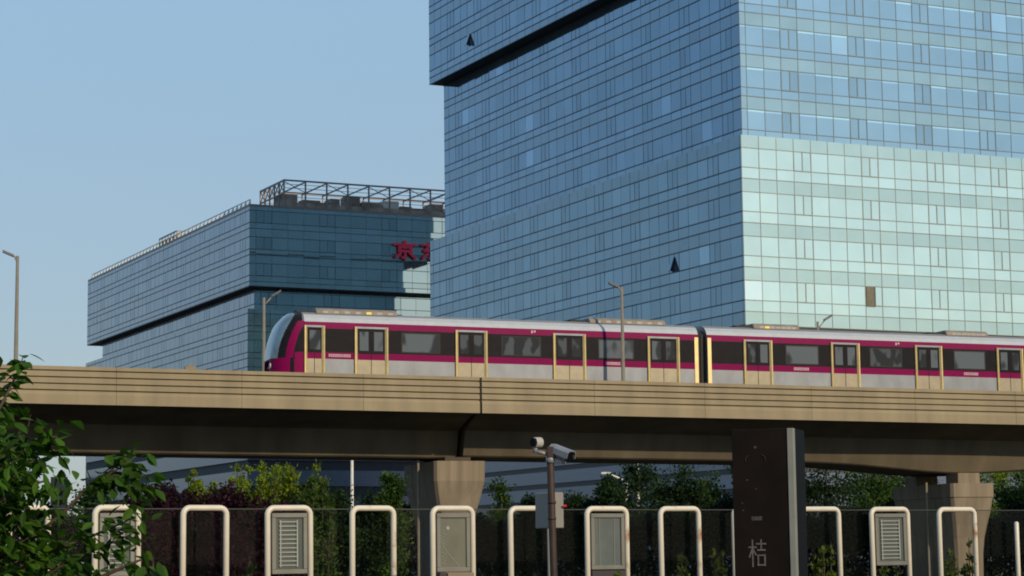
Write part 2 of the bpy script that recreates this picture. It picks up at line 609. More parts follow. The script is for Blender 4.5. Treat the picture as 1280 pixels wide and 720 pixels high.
def facehit(px, root, pt, nrm):
    """pixel -> local coordinates on a vertical plane of a building"""
    M = Matrix.Translation(root.location) @ Matrix.Rotation(root.rotation_euler.z, 4, 'Z')
    p = M @ Vector(pt)
    nn = M.to_3x3() @ Vector(nrm)
    d = ray(*px)
    q = EYE + d * ((p - EYE).dot(nn) / d.dot(nn))
    return M.inverted() @ q


# opened hopper windows
def open_vent(px, x0, h=1.5):
    q = facehit(px, tower, (x0, 0, 0), (1, 0, 0))
    o = MB()
    y0, y1, z0, z1 = q.y - 0.24, q.y + 0.24, q.z - h / 2, q.z + h / 2
    o.quad([(x0 - 0.03, y0, z0), (x0 - 0.03, y1, z0), (x0 - 0.03, y1, z1), (x0 - 0.03, y0, z1)], 1)
    o.box((-0.03, y0, -h), (0.03, y1, 0), 0, (Vector((math.cos(.33), 0, -math.sin(.33))), Vector((0, 1, 0)), Vector((math.sin(.33), 0, math.cos(.33)))), (x0 - 0.07, 0, z1))
    # dark triangle at the side: shade under the flap put into its colour
    o.quad([(x0 - 0.04, y0, z1), (x0 - 0.04, y0, z0), (x0 - 0.07 - h * math.sin(.33), y0, z1 - h * math.cos(.33))], 1)
    w = o.build('open_vent_window', ['glass_left', 'opening'], tower)
    w['label'] = 'window pushed open from the glass face'


open_vent((587, 50), -1.5)
open_vent((842, 331), 0.0)
q = facehit((1088, 371), tower, (0, 0, 0), (0, 1, 0))
tb = MB()
tb.box((q.x - 0.5, -0.12, q.z - 0.95), (q.x + 0.5, -0.04, q.z + 0.95), 0)
tb.box((q.x + 0.38, -0.14, q.z - 0.95), (q.x + 0.52, -0.121, q.z + 0.95), 1)
w = tb.build('blind_window', ['blind', 'mullion'], tower)
w['label'] = 'single brownish window panel'

# ------------------------------------------------------------------ the lower office building on the left
DC = Vector((-40.13, 330, 0))
office = thing('office_block', 'long low glass office block with dark front face and steel frame on its roof', 'building', DC, ROT)
OT, ON, OL = 56.0, 43.68, 40.2
r_top = floors(OT - 0.6, 4.1, 1.9, 0.9, 0, ON, OT)
r_mid = floors(OT - 0.6 - 12.3, 4.1, 1.9, 0.9, 0, OL, ON - 0.02)
r_low = floors(OL - 0.7, 4.1, 1.9, 0.9, 0, 26.0, OL)
FL = 62
facade(office, (0, 0), (0, 1), (-1, 0), 97.5, r_top, 2.6, 2.0, 'glass_office', 'spandrel_office', 'mullion_office', 0.012, 0.15, seed=11, soft=0.25, vp=0.012, head=False)
facade(office, (0, 0), (1, 0), (0, -1), FL, r_top, 2.6, 1.0, 'glass_front', 'glass_front', 'mullion', 0.025, 0.08, seed=12, soft=0.6, head=False, tilt=0.0012)
facade(office, (1.6, 2.4), (0, 1), (-1, 0), 89.6, r_mid, 2.6, 2.0, 'glass_office', 'spandrel_office', 'mullion_office', 0.012, 0.15, seed=13, soft=0.25, vp=0.012, head=False)
facade(office, (1.6, 2.4), (1, 0), (0, -1), FL - 3, r_mid, 2.6, 1.0, 'glass_front', 'glass_front', 'mullion', 0.025, 0.08, seed=14, soft=0.6, head=False, tilt=0.0012)
facade(office, (-0.1, 0.4), (0, 1), (-1, 0), 97.5, r_low, 2.6, 2.0, 'glass_office', 'spandrel_office', 'mullion_office', 0.012, 0.15, seed=15, soft=0.25, vp=0.012, head=False)
facade(office, (-0.1, 0.4), (1, 0), (0, -1), FL, r_low, 2.6, 1.0, 'glass_front', 'glass_front', 'mullion', 0.025, 0.08, seed=16, soft=0.6, head=False, tilt=0.0012)
c = MB()
c.box((0.2, 0.2, ON + 0.05), (FL - 0.1, 97.3, OT - 0.02))
c.box((1.8, 2.6, OL), (FL - 3, 92, ON + 0.05))
c.box((0.1, 0.6, 0), (FL - 0.1, 97.8, OL - 0.03))
c.build('structural_core', 'core', office)
c = MB()
c.box((0.02, 0.02, ON - 0.12), (FL, 97.4, ON - 0.02))
c.build('soffit', 'soffit', office)
c = MB()
z, k = 0.0, 0
while z < 25.9:
    h = min((1.5, 2.4)[k % 2], 25.95 - z)
    i = 0.3 if k % 2 == 0 else 0
    c.box((-0.15 + i, 0.25 + i, z), (FL - 0.2, 97, z + h - 0.004), k % 2)
    z += h
    k += 1
c.build('base_storeys', ['soffit', 'band_pale'], office)
# roof edge, rail, plant and the steel screen frame
c = MB()
c.box((-0.04, -0.04, OT), (FL, 0.5, OT + 0.35))
c.box((-0.04, 0.5, OT), (0.5, 97.4, OT + 0.35))
c.build('roof_edge', 'roof_steel', office)
c = MB()
for k in range(46):
    y = 0.6 + k * 2.1
    c.bar((0.3, y, OT + 0.35), (0.3, y, OT + 1.15), 0.14)
    c.bar((0.3, y, OT + 1.1), (0.3, y + 1.0, OT + 0.4), 0.1)
c.bar((0.3, 0.6, OT + 1.15), (0.3, 95.1, OT + 1.15), 0.12)
c.build('roof_railing', 'roof_white', office)
a = facehit((355, 225), office, (0, 1.2, 0), (0, 1, 0))
b = facehit((325.6, 238.4), office, (a.x, 0, 0), (1, 0, 0))
x0, y0, y1, zt = a.x, 1.2, b.y, a.z
c = MB()
xe = x0 + 46
nb = 13
for i in range(nb + 1):
    x = x0 + (xe - x0) * i / nb
    c.bar((x, y0, OT), (x, y0, zt), 0.22)
    c.bar((x, y1, OT), (x, y1, zt), 0.22)
    c.bar((x, y0, zt - 0.1), (x, y1, zt - 0.1), 0.18)
    if i < nb:
        xn = x0 + (xe - x0) * (i + 1) / nb
        c.bar((x, y0, zt - 1.8 if i % 2 else zt - .2), (xn, y0, zt - .2 if i % 2 else zt - 1.8), 0.10)
for y in (y0, y1):
    c.bar((x0 - .1, y, zt), (xe, y, zt), 0.24)
    for dz in (.6, 1.2, 1.9, 2.6):
        c.bar((x0 - .1, y, zt - dz), (xe, y, zt - dz), 0.16 if dz == 1.9 else 0.07)
nn = max(2, int((y1 - y0) / 2.2))
for i in range(nn + 1):
    y = y0 + (y1 - y0) * i / nn
    c.bar((x0, y, OT), (x0, y, zt), 0.2)
    if i < nn:
        yn = y0 + (y1 - y0) * (i + 1) / nn
        c.bar((x0, y, zt - 2), (x0, yn, zt), 0.12)
        c.bar((x0, y, zt), (x0, yn, zt - 2), 0.12)
for z in (zt, zt - 2):
    c.bar((x0, y0, z), (x0, y1, z), 0.2)
c.build('roof_frame', 'roof_steel', office)
rnd = random.Random(5)
c = MB()
x = x0 + 0.8
while x < xe - 2:
    w_ = rnd.uniform(1.2, 3.4)
    yy = rnd.uniform(2.5, 5.0)
    c.box((x, yy, OT + 0.01), (x + w_, yy + rnd.uniform(2, 4), OT + rnd.uniform(1.9, 3.1)), rnd.choice((0, 0, 0, 1)))
    x += w_ + rnd.uniform(0.1, 0.5)
c.box((x0 + .2, 1.7, OT + 0.36), (xe, 2.0, OT + 1.3), 0)
c.build('roof_plant', ['roof_plant', 'roof_white'], office)
a = facehit((200, 299), office, (3.5, 0, 0), (1, 0, 0))
b = facehit((222, 292), office, (3.5, 0, 0), (1, 0, 0))
c = MB()
yA, yB = min(a.y, b.y), max(a.y, b.y)
c.box((3.5, yA, OT), (6.2, yB, OT + 2.9), 0)
for k in range(7):
    y = yA + (yB - yA) * k / 6
    c.bar((3.4, y, OT), (3.4, y, OT + 3.4), 0.15, m=1)
c.bar((3.4, yA, OT + 3.4), (3.4, yB, OT + 3.4), 0.2, m=1)
c.bar((3.4, yA, OT + 3.4), (6.4, yA, OT + 3.4), 0.2, m=1)
c.build('roof_plant_room', ['roof_plant', 'roof_steel'], office)
flush_panes()

# red characters on the dark front face
JING = [[(.5, 1.0), (.5, .86)], [(.04, .81), (.96, .81)], [(.24, .66), (.76, .66)], [(.26, .66), (.26, .43)], [(.74, .66), (.74, .43)],
        [(.24, .44), (.76, .44)], [(.5, .44), (.5, .03), (.37, .08)], [(.30, .33), (.10, .10)], [(.70, .33), (.92, .08)]]
DONG = [[(.08, .86), (.92, .86)], [(.46, 1.0), (.20, .52)], [(.18, .53), (.90, .53)], [(.53, .72), (.53, .03), (.40, .08)],
        [(.30, .36), (.10, .10)], [(.72, .36), (.92, .10)]]
JU = [[(.0, .73), (.42, .73)], [(.21, 1.0), (.21, .0)], [(.21, .70), (.02, .36)], [(.23, .66), (.41, .44)],
      [(.46, .86), (1.0, .86)], [(.73, 1.0), (.73, .62)], [(.52, .62), (.95, .62)],
      [(.53, .42), (.94, .42)], [(.94, .44), (.94, .04)], [(.95, .05), (.52, .05)], [(.54, .42), (.54, .04)]]


def strokes(mb, ch, o, ax, ay, an, w, wd, depth, m=0):
    """character drawn as raised bars: o = lower left corner, ax / ay scaled in-plane axes, an outward normal"""
    e = 0
    for st in ch:
        for (x0, y0), (x1, y1) in zip(st, st[1:]):
            p, q = o + ax * x0 + ay * y0, o + ax * x1 + ay * y1
            d = (q - p)
            L = d.length
            d.normalize()
            sd = an.cross(d).normalized()
            e += 0.0006 if depth < 0.05 else 0.006
            mb.box((-wd * 0.4, -wd / 2, 0), (L + wd * 0.4, wd / 2, depth + e), m, (d, sd, an), p)


a = facehit((492, 301), office, (0, -0.5, 0), (0, 1, 0))
b = facehit((521, 324.5), office, (0, -0.5, 0), (0, 1, 0))
sx, sz, sh = a.x, b.z, a.z - b.z
sw = b.x - a.x
sgn = thing('sign_lettering', 'two large red Chinese characters mounted high on the dark office front', 'sign',
            office.matrix_basis @ Vector((sx, -0.3, sz)), ROT)
for k, ch in enumerate((JING, DONG)):
    mb = MB()
    strokes(mb, ch, Vector((k * sw * 1.16, 0, 0)), Vector((sw, 0, 0)), Vector((0, 0, sh)), Vector((0, -1, 0)), 0, 0.40, 0.3)
    mb.build('character', 'sign_red', sgn)
mb = MB()
for z in (0.25, 0.75):
    mb.bar((-0.1, 0.12, sh * z), (sw * 2.2, 0.12, sh * z), 0.1)
mb.build('mounting_rail', 'mullion', sgn)

# far pinkish block seen under the viaduct
p = at(74, 596, 420)
db = thing('distant_building', 'thin pinkish far building glimpsed under the viaduct behind the near tree', 'building', (p.x, p.y, 0), 0.2)
c = MB()
c.box((-1.6, 0, 0), (1.6, 6, p.z), 0)
c.build('wall', 'box_tan', db)
c = MB()
for k in range(8):
    c.box((-1.2, -0.05, 3 + k * 1.7), (1.2, -0.01, 3.9 + k * 1.7), 0)
c.build('window', 'opening', db)

# ------------------------------------------------------------------ viaduct
VD = Vector((43.38, 13.4, 0)).normalized()
VA = math.atan2(VD.y, VD.x)
VO = Vector((-20.18, 85.3, 0))
SL = -0.0119
PT = 9.467        # parapet top at x=0


def sh(x, y, z):
    return (x, y, z + PT + SL * x)


VM = Matrix.Translation(VO) @ Matrix.Rotation(VA, 4, 'Z')
VMI = VM.inverted()


def vhit(px, py, y):
    """pixel -> (x along, height above parapet top) on the plane y = const behind the parapet face"""
    p = VM @ Vector((0, y, 0))
    nn = VM.to_3x3() @ Vector((0, 1, 0))
    d = ray(px, py)
    q = VMI @ (EYE + d * ((p - EYE).dot(nn) / d.dot(nn)))
    return q.x, q.z - PT - SL * q.x


via = thing('viaduct', 'concrete railway viaduct with tan grooved parapet carrying the pink train', 'viaduct', VO, VA)
H_F = 1.51
gy = 0.09
prof_par = []          # near parapet: outline with four grooves, outward is -y
zz = [0.0]
prof = [(0.24, 0.0), (0.0, 0.0)]
for gz in (0.185, 0.445, 0.705, 0.965):
    prof += [(0.0, -gz + 0.04), (gy, -gz + 0.03), (gy, -gz - 0.03), (0.0, -gz - 0.035)]
prof += [(0.0, -1.02), (-0.02, -1.12), (-0.02, -H_F), (0.24, -H_F)]
xj = vhit(601, 490, 0)[0]
x2 = vhit(1500, 500, 0)[0]
joints = sorted([-70, -38, vhit(-260, 460, 0)[0], vhit(175, 470, 0)[0] - 0.0, xj, vhit(1000, 500, 0)[0] + 40, xj + 30 + 40, 110])
joints = [xj + 5.05 * k for k in range(-16, 19)]
for a, b in zip(joints, joints[1:]):
    mb = MB()
    mb.prism(prof, a + (0.05 if abs(a - xj) < .1 else 0.006), b - (0.05 if abs(b - xj) < .1 else 0.006), 0, sh)
    mb.build('parapet', 'parapet_tan', via)
mb = MB()
for a in (xj, xj + 30.3, xj - 30.3):
    mb.prism([(0.05, 0.0 - 0.02), (0.05, -H_F + 0.02), (0.2, -H_F + 0.02), (0.2, -0.02)], a - 0.055, a + 0.055, 0, sh)
mb.build('joint_filler', 'joint_black', via)
mb = MB()
mb.prism([(9.2, 0.0), (9.2, -H_F), (9.44, -H_F), (9.44, 0)], -70, 110, 0, sh)
mb.build('far_parapet', 'parapet_tan', via)
mb = MB()
mb.prism([(0.245, -1.28), (0.245, -H_F), (9.19, -H_F), (9.19, -1.28)], -70, 110, 0, sh)
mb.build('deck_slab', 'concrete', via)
xg = vhit(577, 550, 2.6)[0]


def girder(x0, x1, wo, depth, haunch=None, n=1):
    mb = MB()
    def pr(x):
        d = depth + (haunch(x) if haunch else 0)
        return [(wo * 0.25, -H_F - 0.004), (wo - 0.25, -2.02), (wo, -2.1), (wo + 0.38, -d + 0.06), (wo + 0.46, -d),
                (9.4 - wo - .46, -d), (9.4 - wo, -2.1), (9.4 - wo * .25, -H_F - 0.004)]
    xs = [x0 + (x1 - x0) * i / n for i in range(n + 1)]
    k = 8
    for x in xs:
        mb.v += [sh(x, y, z) for y, z in pr(x)]
    for i in range(n):
        for j in range(k):
            mb.f.append((i * k + j, i * k + (j + 1) % k, (i + 1) * k + (j + 1) % k, (i + 1) * k + j))
    mb.f.append(tuple(reversed(range(k))))
    mb.f.append(tuple(n * k + j for j in range(k)))
    mb.mi = [0] * len(mb.f)
    mb.t = [1.0] * len(mb.f)
    return mb.build('girder', 'concrete', via)


xp2 = vhit(1200, 590, 2.6)[0]
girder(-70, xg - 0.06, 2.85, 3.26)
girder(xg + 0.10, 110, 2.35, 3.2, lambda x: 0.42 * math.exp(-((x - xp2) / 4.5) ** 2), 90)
mb = MB()
for y in (2.28, 3.72, 6.0, 7.44):
    mb.prism([(y - .035, -1.15), (y - .035, -1.0), (y + .035, -1.0), (y + .035, -1.15)], -70, 110, 0, sh)
    for k in range(0, 0):
        pass
mb.build('rail', 'rail_steel', via)
mb = MB()
for y in (3.0, 6.72):
    mb.prism([(y - 1.2, -1.275), (y - 1.2, -1.152), (y + 1.2, -1.152), (y + 1.2, -1.275)], -70, 110, 0, sh)
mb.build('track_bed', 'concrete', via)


def pier(pa, pb, top_py, kind):
    """pier whose sunlit face spans pixels pa..pb at its head"""
    yf = 2.05 if kind == 0 else 1.75
    x0, h0 = vhit(pa, top_py, yf)
    x1, _ = vhit(pb, top_py, yf)
    ztop = sh(x0, 0, h0)[2]
    L = 9.4 - 2 * yf
    xc, w = (x0 + x1) / 2, (x1 - x0)
    mb = MB()
    if kind == 0:
        st = [(ztop, 1, 1), (ztop - 0.85, .99, .99), (ztop - 1.4, .90, .93), (ztop - 2.0, .78, .87), (ztop - 2.6, .67, .82), (ztop - 3.1, .62, .80), (0, .60, .79)]
    else:
        st = [(ztop, 1, 1), (ztop - 0.62, 1, 1), (ztop - 0.66, .97, .985), (ztop - 1.3, .90, .95), (ztop - 1.9, .80, .90), (ztop - 2.5, .71, .86), (ztop - 3.2, .66, .84), (0, .64, .83)]
    n = len(st)
    ch = 0.12
    ring = 8
    for z, fx, fy in st:
        a, b = w / 2 * fx, L / 2 * fy
        for (x, y) in ((-a + ch, -b), (a - ch, -b), (a, -b + ch), (a, b - ch), (a - ch, b), (-a + ch, b), (-a, b - ch), (-a, -b + ch)):
            mb.v.append((xc + x, 4.7 + y, z))
    for i in range(n - 1):
        for j in range(ring):
            j2 = (j + 1) % ring
            mb.f.append((i * ring + j2, i * ring + j, (i + 1) * ring + j, (i + 1) * ring + j2))
    mb.f.append(tuple(range(ring)))
    mb.mi = [0] * len(mb.f)
    mb.t = [1.0] * len(mb.f)
    pr = mb.build('pier', 'pier_concrete', via)
    top = sh(xc, 0, -3.62 if kind else -3.24)[2]
    for ya, yb in ((4.7 - L / 2 + .35, 4.7 - L / 2 + 1.5), (4.7 + L / 2 - 1.5, 4.7 + L / 2 - .35)):
        bb = MB()
        bb.box((xc - w * .25, ya, ztop - .02), (xc + w * .25, yb, top))
        bb.build('bearing', 'pier_concrete' if kind else 'bearing', pr)
    dp = MB()
    dp.tube([(xc - w * .62, 4.7 - L * .18, 0), (xc - w * .62, 4.7 - L * .18, ztop + .1)], 0.06, 8)
    dp.build('drain_pipe', 'lamp_pole', pr)
    return xc


pier(543, 607, 576, 0)
pier(1189, 1243, 604, 1)
# off-frame piers that carry the rest of the deck
for xx in (-36, 80):
    mb = MB()
    mb.prism([(2.2, 0), (2.2, 5.6), (7.2, 5.6), (7.2, 0)], xx - 1, xx + 1)
    mb.build('pier', 'pier_concrete', via)

x, h = vhit(238, 460, 0.1)
jb = MB()
jb.box((-0.22, -0.08, 0), (0.22, 0.1, 0.13))
jb.box((-0.15, -0.06, 0.13), (0.1, 0.08, 0.19))
o = jb.build('junction_box', 'box_tan', None, bevel=0.012)
o.location = VM @ Vector(sh(x, 0.12, 0.002))
o.rotation_euler = (0, 0, VA)
tag(o, 'small pale box sitting on the parapet top left of the train', 'box')


# lamps along the viaduct
def viaduct_lamp(px, base_y, top_py, side, label, grp):
    x, h = vhit(px, top_py, base_y)
    z0 = sh(x, 0, -1.28)[2]
    ht = sh(x, 0, h)[2] - z0
    root = thing('lamp_post', label, 'street lamp', VM @ Vector((x, base_y, z0)), VA, grp)
    mb = MB()
    mb.tube([(0, 0, 0), (0, 0, .25), (0, 0, .26), (0, 0, ht)], [.13, .13, .095, .06], 10)
    mb.build('pole', 'lamp_pole', root, smooth=True)
    if side < 0:
        mb = MB()
        mb.tube([(0, 0, ht - 0.5), (-.03, 0, ht - .2), (-.12, -.02, ht - .02), (-.2, -.03, ht + .02)], .035, 8)
        mb.build('arm', 'lamp_pole', root, smooth=True)
        mb = MB()
        mb.prism([(-.10, -.05), (-.05, .05), (.05, .05), (.10, -.05)], -.24, .22, 0,
                 lambda X, Y, Z: (-.36 + X * .93, Y, ht + .09 - X * .38 + Z))
        mb.build('lamp_head', 'lamp_head', root)
    else:
        mb = MB()
        mb.tube([(0, 0, ht - 0.35), (.15, 0, ht - .2), (.36, 0, ht + .05)], .03, 8)
        mb.build('arm', 'lamp_pole', root, smooth=True)
        mb = MB()
        mb.prism([(-.10, -.05), (-.05, .05), (.05, .05), (.10, -.05)], -.25, .25, 0,
                 lambda X, Y, Z: (.55 + X * .85, Y, ht + .2 + X * .5 + Z))
        mb.build('lamp_head', 'lamp_head', root)


viaduct_lamp(22, 0.45, 320, -1, 'tall tan lamp post against open sky at the far left', 'lamp posts along the viaduct')
viaduct_lamp(777, 0.45, 359, -1, 'tan lamp post standing in front of the train side', 'lamp posts along the viaduct')
viaduct_lamp(330, 8.9, 372, 1, 'lamp post right beside the front nose of the train', 'lamp posts along the viaduct')
viaduct_lamp(1022, 8.9, 402, 1, 'short lamp with raised grey head showing above the second carriage roof', 'lamp posts along the viaduct')

# ------------------------------------------------------------------ train
TY = 1.55                     # near side of the body, behind the parapet face
RAIL = -1.0
tr = thing('metro_train', 'silver and magenta metro train crossing the viaduct', 'train', VM @ Vector(sh(0, TY, RAIL)), VA)
BW = 2.8


def ts(x, y, z):
    return (x, y, z + SL * x)


def tx(px, py=440):
    return vhit(px, py, TY)[0]


def zed(px, py):
    return vhit(px, py, TY)[1] - RAIL


nose = tx(331, 450) + 0.36
c1a, c1b, c2a = tx(380), tx(873), tx(884)
c2b = c2a + 19.0
# side profile bands: (y,z) up the near side then over the roof
ZB = dict(bot=0.55, gray=1.74, mag=2.02, dark=3.02, mag2=3.29, cove=3.62)
side = [(0.03, .55), (0.0, .9), (0.0, ZB['gray']), (0.0, ZB['mag']), (0.0, ZB['dark']), (0.03, ZB['mag2']), (0.12, 3.46), (0.30, ZB['cove']), (0.62, 3.74), (1.4, 3.8)]
bandm = [0, 0, 1, 2, 1, 4, 4, 3, 3]     # silver, magenta, black, roof
full = side + [(BW - y, z) for y, z in reversed(side[:-1])]
fm = bandm + list(reversed(bandm)) + [0]
for a, b in ((c1a + 0.02, c1b), (c2a, c2b)):
    mb = MB()
    mb.prism([(y, z) for y, z in full], a, b, fm, ts)
    mb.build('carriage_body', ['train_silver', 'train_magenta', 'train_black', 'train_roof', 'train_cove'], tr)
mb = MB()
gp = [(0.25, .7), (0.25, 3.3), (0.6, 3.5), (BW - .6, 3.5), (BW - .25, 3.3), (BW - .25, .7)]
mb.prism(gp, c1b - .01, c2a + .01, 0, ts)
for k in range(3):
    xx = c1b + 0.05 + k * (c2a - c1b - .1) / 2
    mb.prism([(0.2, .7), (0.2, 3.35), (0.26, 3.35), (0.26, .7)], xx - .02, xx + .02, 0, ts)
mb.build('gangway', 'rubber', tr)
for xx in (c1b - .10, c2a + .10):
    mb = MB()
    mb.prism([(-0.03, 1.0), (-0.03, 3.15), (0.05, 3.15), (0.05, 1.0)], xx - .085, xx + .085, 0, ts)
    mb.build('end_trim', 'stainless_sun_gold', tr)
# cab nose: lofted shell split by look
sts = []
NX = 90
LN = c1a - nose
for i in range(NX + 1):
    u_ = (i / NX)
    x = nose + LN * (1 - math.cos(u_ * math.pi / 2)) if False else nose + LN * u_ ** 1.6
    f = (x - nose) / LN
    top = 1.75 + (3.8 - 1.75) * (1 - (1 - f) ** 2.6) ** 0.62
    hw = 0.60 + (1.4 - 0.60) * (1 - (1 - f) ** 2.6) ** 0.55
    sts.append((x, top, hw))
NP = 130
ring_pts = []
# resample the full profile by arc length
acc = [0]
for p0, p1 in zip(full, full[1:]):
    acc.append(acc[-1] + math.dist(p0, p1))
for k in range(NP + 1):
    t = acc[-1] * k / NP
    for j in range(len(full) - 1):
        if acc[j] <= t <= acc[j + 1] + 1e-6:
            r_ = (t - acc[j]) / (acc[j + 1] - acc[j])
            ring_pts.append((full[j][0] + (full[j + 1][0] - full[j][0]) * r_, full[j][1] + (full[j + 1][1] - full[j][1]) * r_))
            break
grid = []
for x, top, hw in sts:
    row = []
    for y, z in ring_pts:
        yy = BW / 2 + (y - BW / 2) / (BW / 2) * hw
        zz_ = 0.55 + (z - 0.55) * (top - 0.55) / (3.8 - 0.55)
        row.append((x, yy, zz_))
    grid.append(row)
shells = {'cab_shell': MB(), 'windscreen': MB(), 'cab_side_window': MB(), 'cab_side_window_far': MB()}


def cab_class(x, y, z):
    f = (x - nose) / LN
    e = z - (3.8 - 0.55)
    yn = abs(y - BW / 2)
    # curves measured on the photograph: x position of each band at height z
    h = max(0, min(1, (z - 1.3) / 2.3))
    cur = 0.42 + 0.58 * h ** 2.4          # rear limit of the windscreen wrap
    if z < 1.75:
        if f < 0.55:
            return 'cab_shell', 1
        if f < 0.68:
            return 'cab_shell', 2
        return ('cab_shell', 1)
    if f < cur - 0.25:
        return 'windscreen', 0
    if f < cur - 0.02:
        return 'cab_shell', 2
    if f < cur + 0.22 or z > 3.05:
        return ('cab_shell', 1) if z < 3.32 else ('cab_shell', 2 if f < 0.97 else 0)
    if z < 2.0 and f > 0.70:
        return 'cab_shell', 1
    return 'cab_side_window', 0


for i in range(NX):
    for k in range(NP):
        q = [grid[i][k], grid[i + 1][k], grid[i + 1][k + 1], grid[i][k + 1]]
        cx = sum(p[0] for p in q) / 4
        cy = sum(p[1] for p in q) / 4
        cz = sum(p[2] for p in q) / 4
        nm, mi = cab_class(cx, cy, cz)
        if nm == 'cab_side_window' and cy > BW / 2:
            nm = 'cab_side_window_far'
        shells[nm].quad([ts(*p) for p in q], mi)
q = [ts(*p) for p in grid[0]]
shells['cab_shell'].quad(list(reversed(q)), 1)
import bmesh
for nm, ms in (('cab_shell', ['train_silver', 'train_magenta', 'train_black']), ('windscreen', ['windscreen_glass']), ('cab_side_window', ['train_black']), ('cab_side_window_far', ['train_black'])):
    o = shells[nm].build(nm.replace('_far', ''), ms, tr, smooth=True)
    bm_ = bmesh.new()
    bm_.from_mesh(o.data)
    bmesh.ops.remove_doubles(bm_, verts=bm_.verts, dist=1e-4)
    bm_.to_mesh(o.data)
    bm_.free()
mb = MB()
mb.tube([ts(nose + .02, .75, 1.45), ts(nose - .02, .75, 1.45)], .13, 12)
mb.build('headlight', 'white_mark', tr)


def door(pa, pb, pale=(0, 0), narrow=False):
    xa, xb = tx(pa), tx(pb)
    fw = 0.135
    mb = MB()
    d = MB()
    zt = 3.12
    d.box((xa + fw, -0.012, 0.95), (xb - fw, 0.05, 1.735), 2)
    d.box((xa + fw, -0.012, 1.737), (xb - fw, 0.05, 1.985), 1)
    d.box((xa + fw, -0.012, 1.987), (xb - fw, 0.05, zt - .07), 0)
    mid = (xa + xb) / 2
    d.box((mid - .012, -0.018, 0.95), (mid + .012, 0.0, zt - .07), 0)
    d.v = [ts(*p) for p in d.v]
    dr = d.build('door', ['train_black', 'train_magenta', 'kick_panel'], tr)
    for k, (g0, g1) in enumerate(((xa + fw + .09, mid - .12), (mid + .12, xb - fw - .09)) if not narrow else ((xa + fw + .1, xb - fw - .06),)):
        gb = MB()
        gb.box((g0, -0.02, 2.12), (g1, 0.0, 2.93), 0)
        gb.v = [ts(*p) for p in gb.v]
        gb.build('door_glass', 'train_glass_pale' if pale[k] else 'train_glass', dr)
    for x0, x1, dp in ((xa, xa + fw, .085), (xb - fw, xb, .06)):
        pb_ = MB()
        # rounded grab post: half-octagon plan
        if x0 == xa:        # jambs are chamfered towards the doorway
            pts = [(x0, 0.02), (x0, -.07), (x0 + .03, -.095), (x0 + .06, -.09), (x1, -.02), (x1, 0.02)]
        else:
            pts = [(x0, 0.02), (x0, -.02), (x1 - .06, -.09), (x1 - .03, -.095), (x1, -.07), (x1, 0.02)]
        n0 = len(pb_.v)
        zb = 1.0
        for z in (zb, zt):
            pb_.v += [ts(x, y, z) for x, y in pts]
        for i in range(6):
            j = (i + 1) % 6
            pb_.f.append((i, j, 6 + j, 6 + i))
        pb_.f += [tuple(reversed(range(6))), tuple(range(6, 12))]
        pb_.mi = [0] * 8
        pb_.t = [1.0] * 8
        pb_.build('door_post', 'stainless_sun_gold', dr)
    hb = MB()
    hb.box((xa, -0.05, zt - .07), (xb, 0.03, zt + .012), 0)
    hb.v = [ts(*p) for p in hb.v]
    hb.build('door_header', 'train_silver', dr)


door(380, 406, (1,), True)
for pa, pb, pale in ((443, 485, (1, 1)), (569, 609, (0, 0)), (691, 732, (0, 0)), (809, 849, (1, 0)),
                     (929, 965, (0, 1)), (1038, 1074, (1, 1)), (1143, 1177, (0, 1)), (1245, 1278, (1, 0)), (1343, 1376, (0, 0))):
    door(pa, pb, pale)
for pa, pb, pale in ((503, 549, 1), (628, 675, 0), (749, 791, 1), (983, 1022, 1), (1088, 1126, 0), (1193, 1230, 1), (1292, 1328, 0)):
    xa, xb = tx(pa), tx(pb)
    w = MB()
    w.box((xa, -0.008, 2.13), (xb, 0.02, 2.9), 0)
    w.v = [ts(*p) for p in w.v]
    wn = w.build('window', 'train_glass_pale' if pale else 'train_glass', tr)
    w = MB()
    e = .05
    for x0, x1, z0, z1 in ((xa - e, xb + e, 2.9, 2.95), (xa - e, xb + e, 2.08, 2.13), (xa - e, xa, 2.13, 2.9), (xb, xb + e, 2.13, 2.9)):
        w.box((x0, -0.012, z0), (x1, 0.01, z1), 0)
    w.v = [ts(*p) for p in w.v]
    w.build('window_seal', 'rubber', wn)
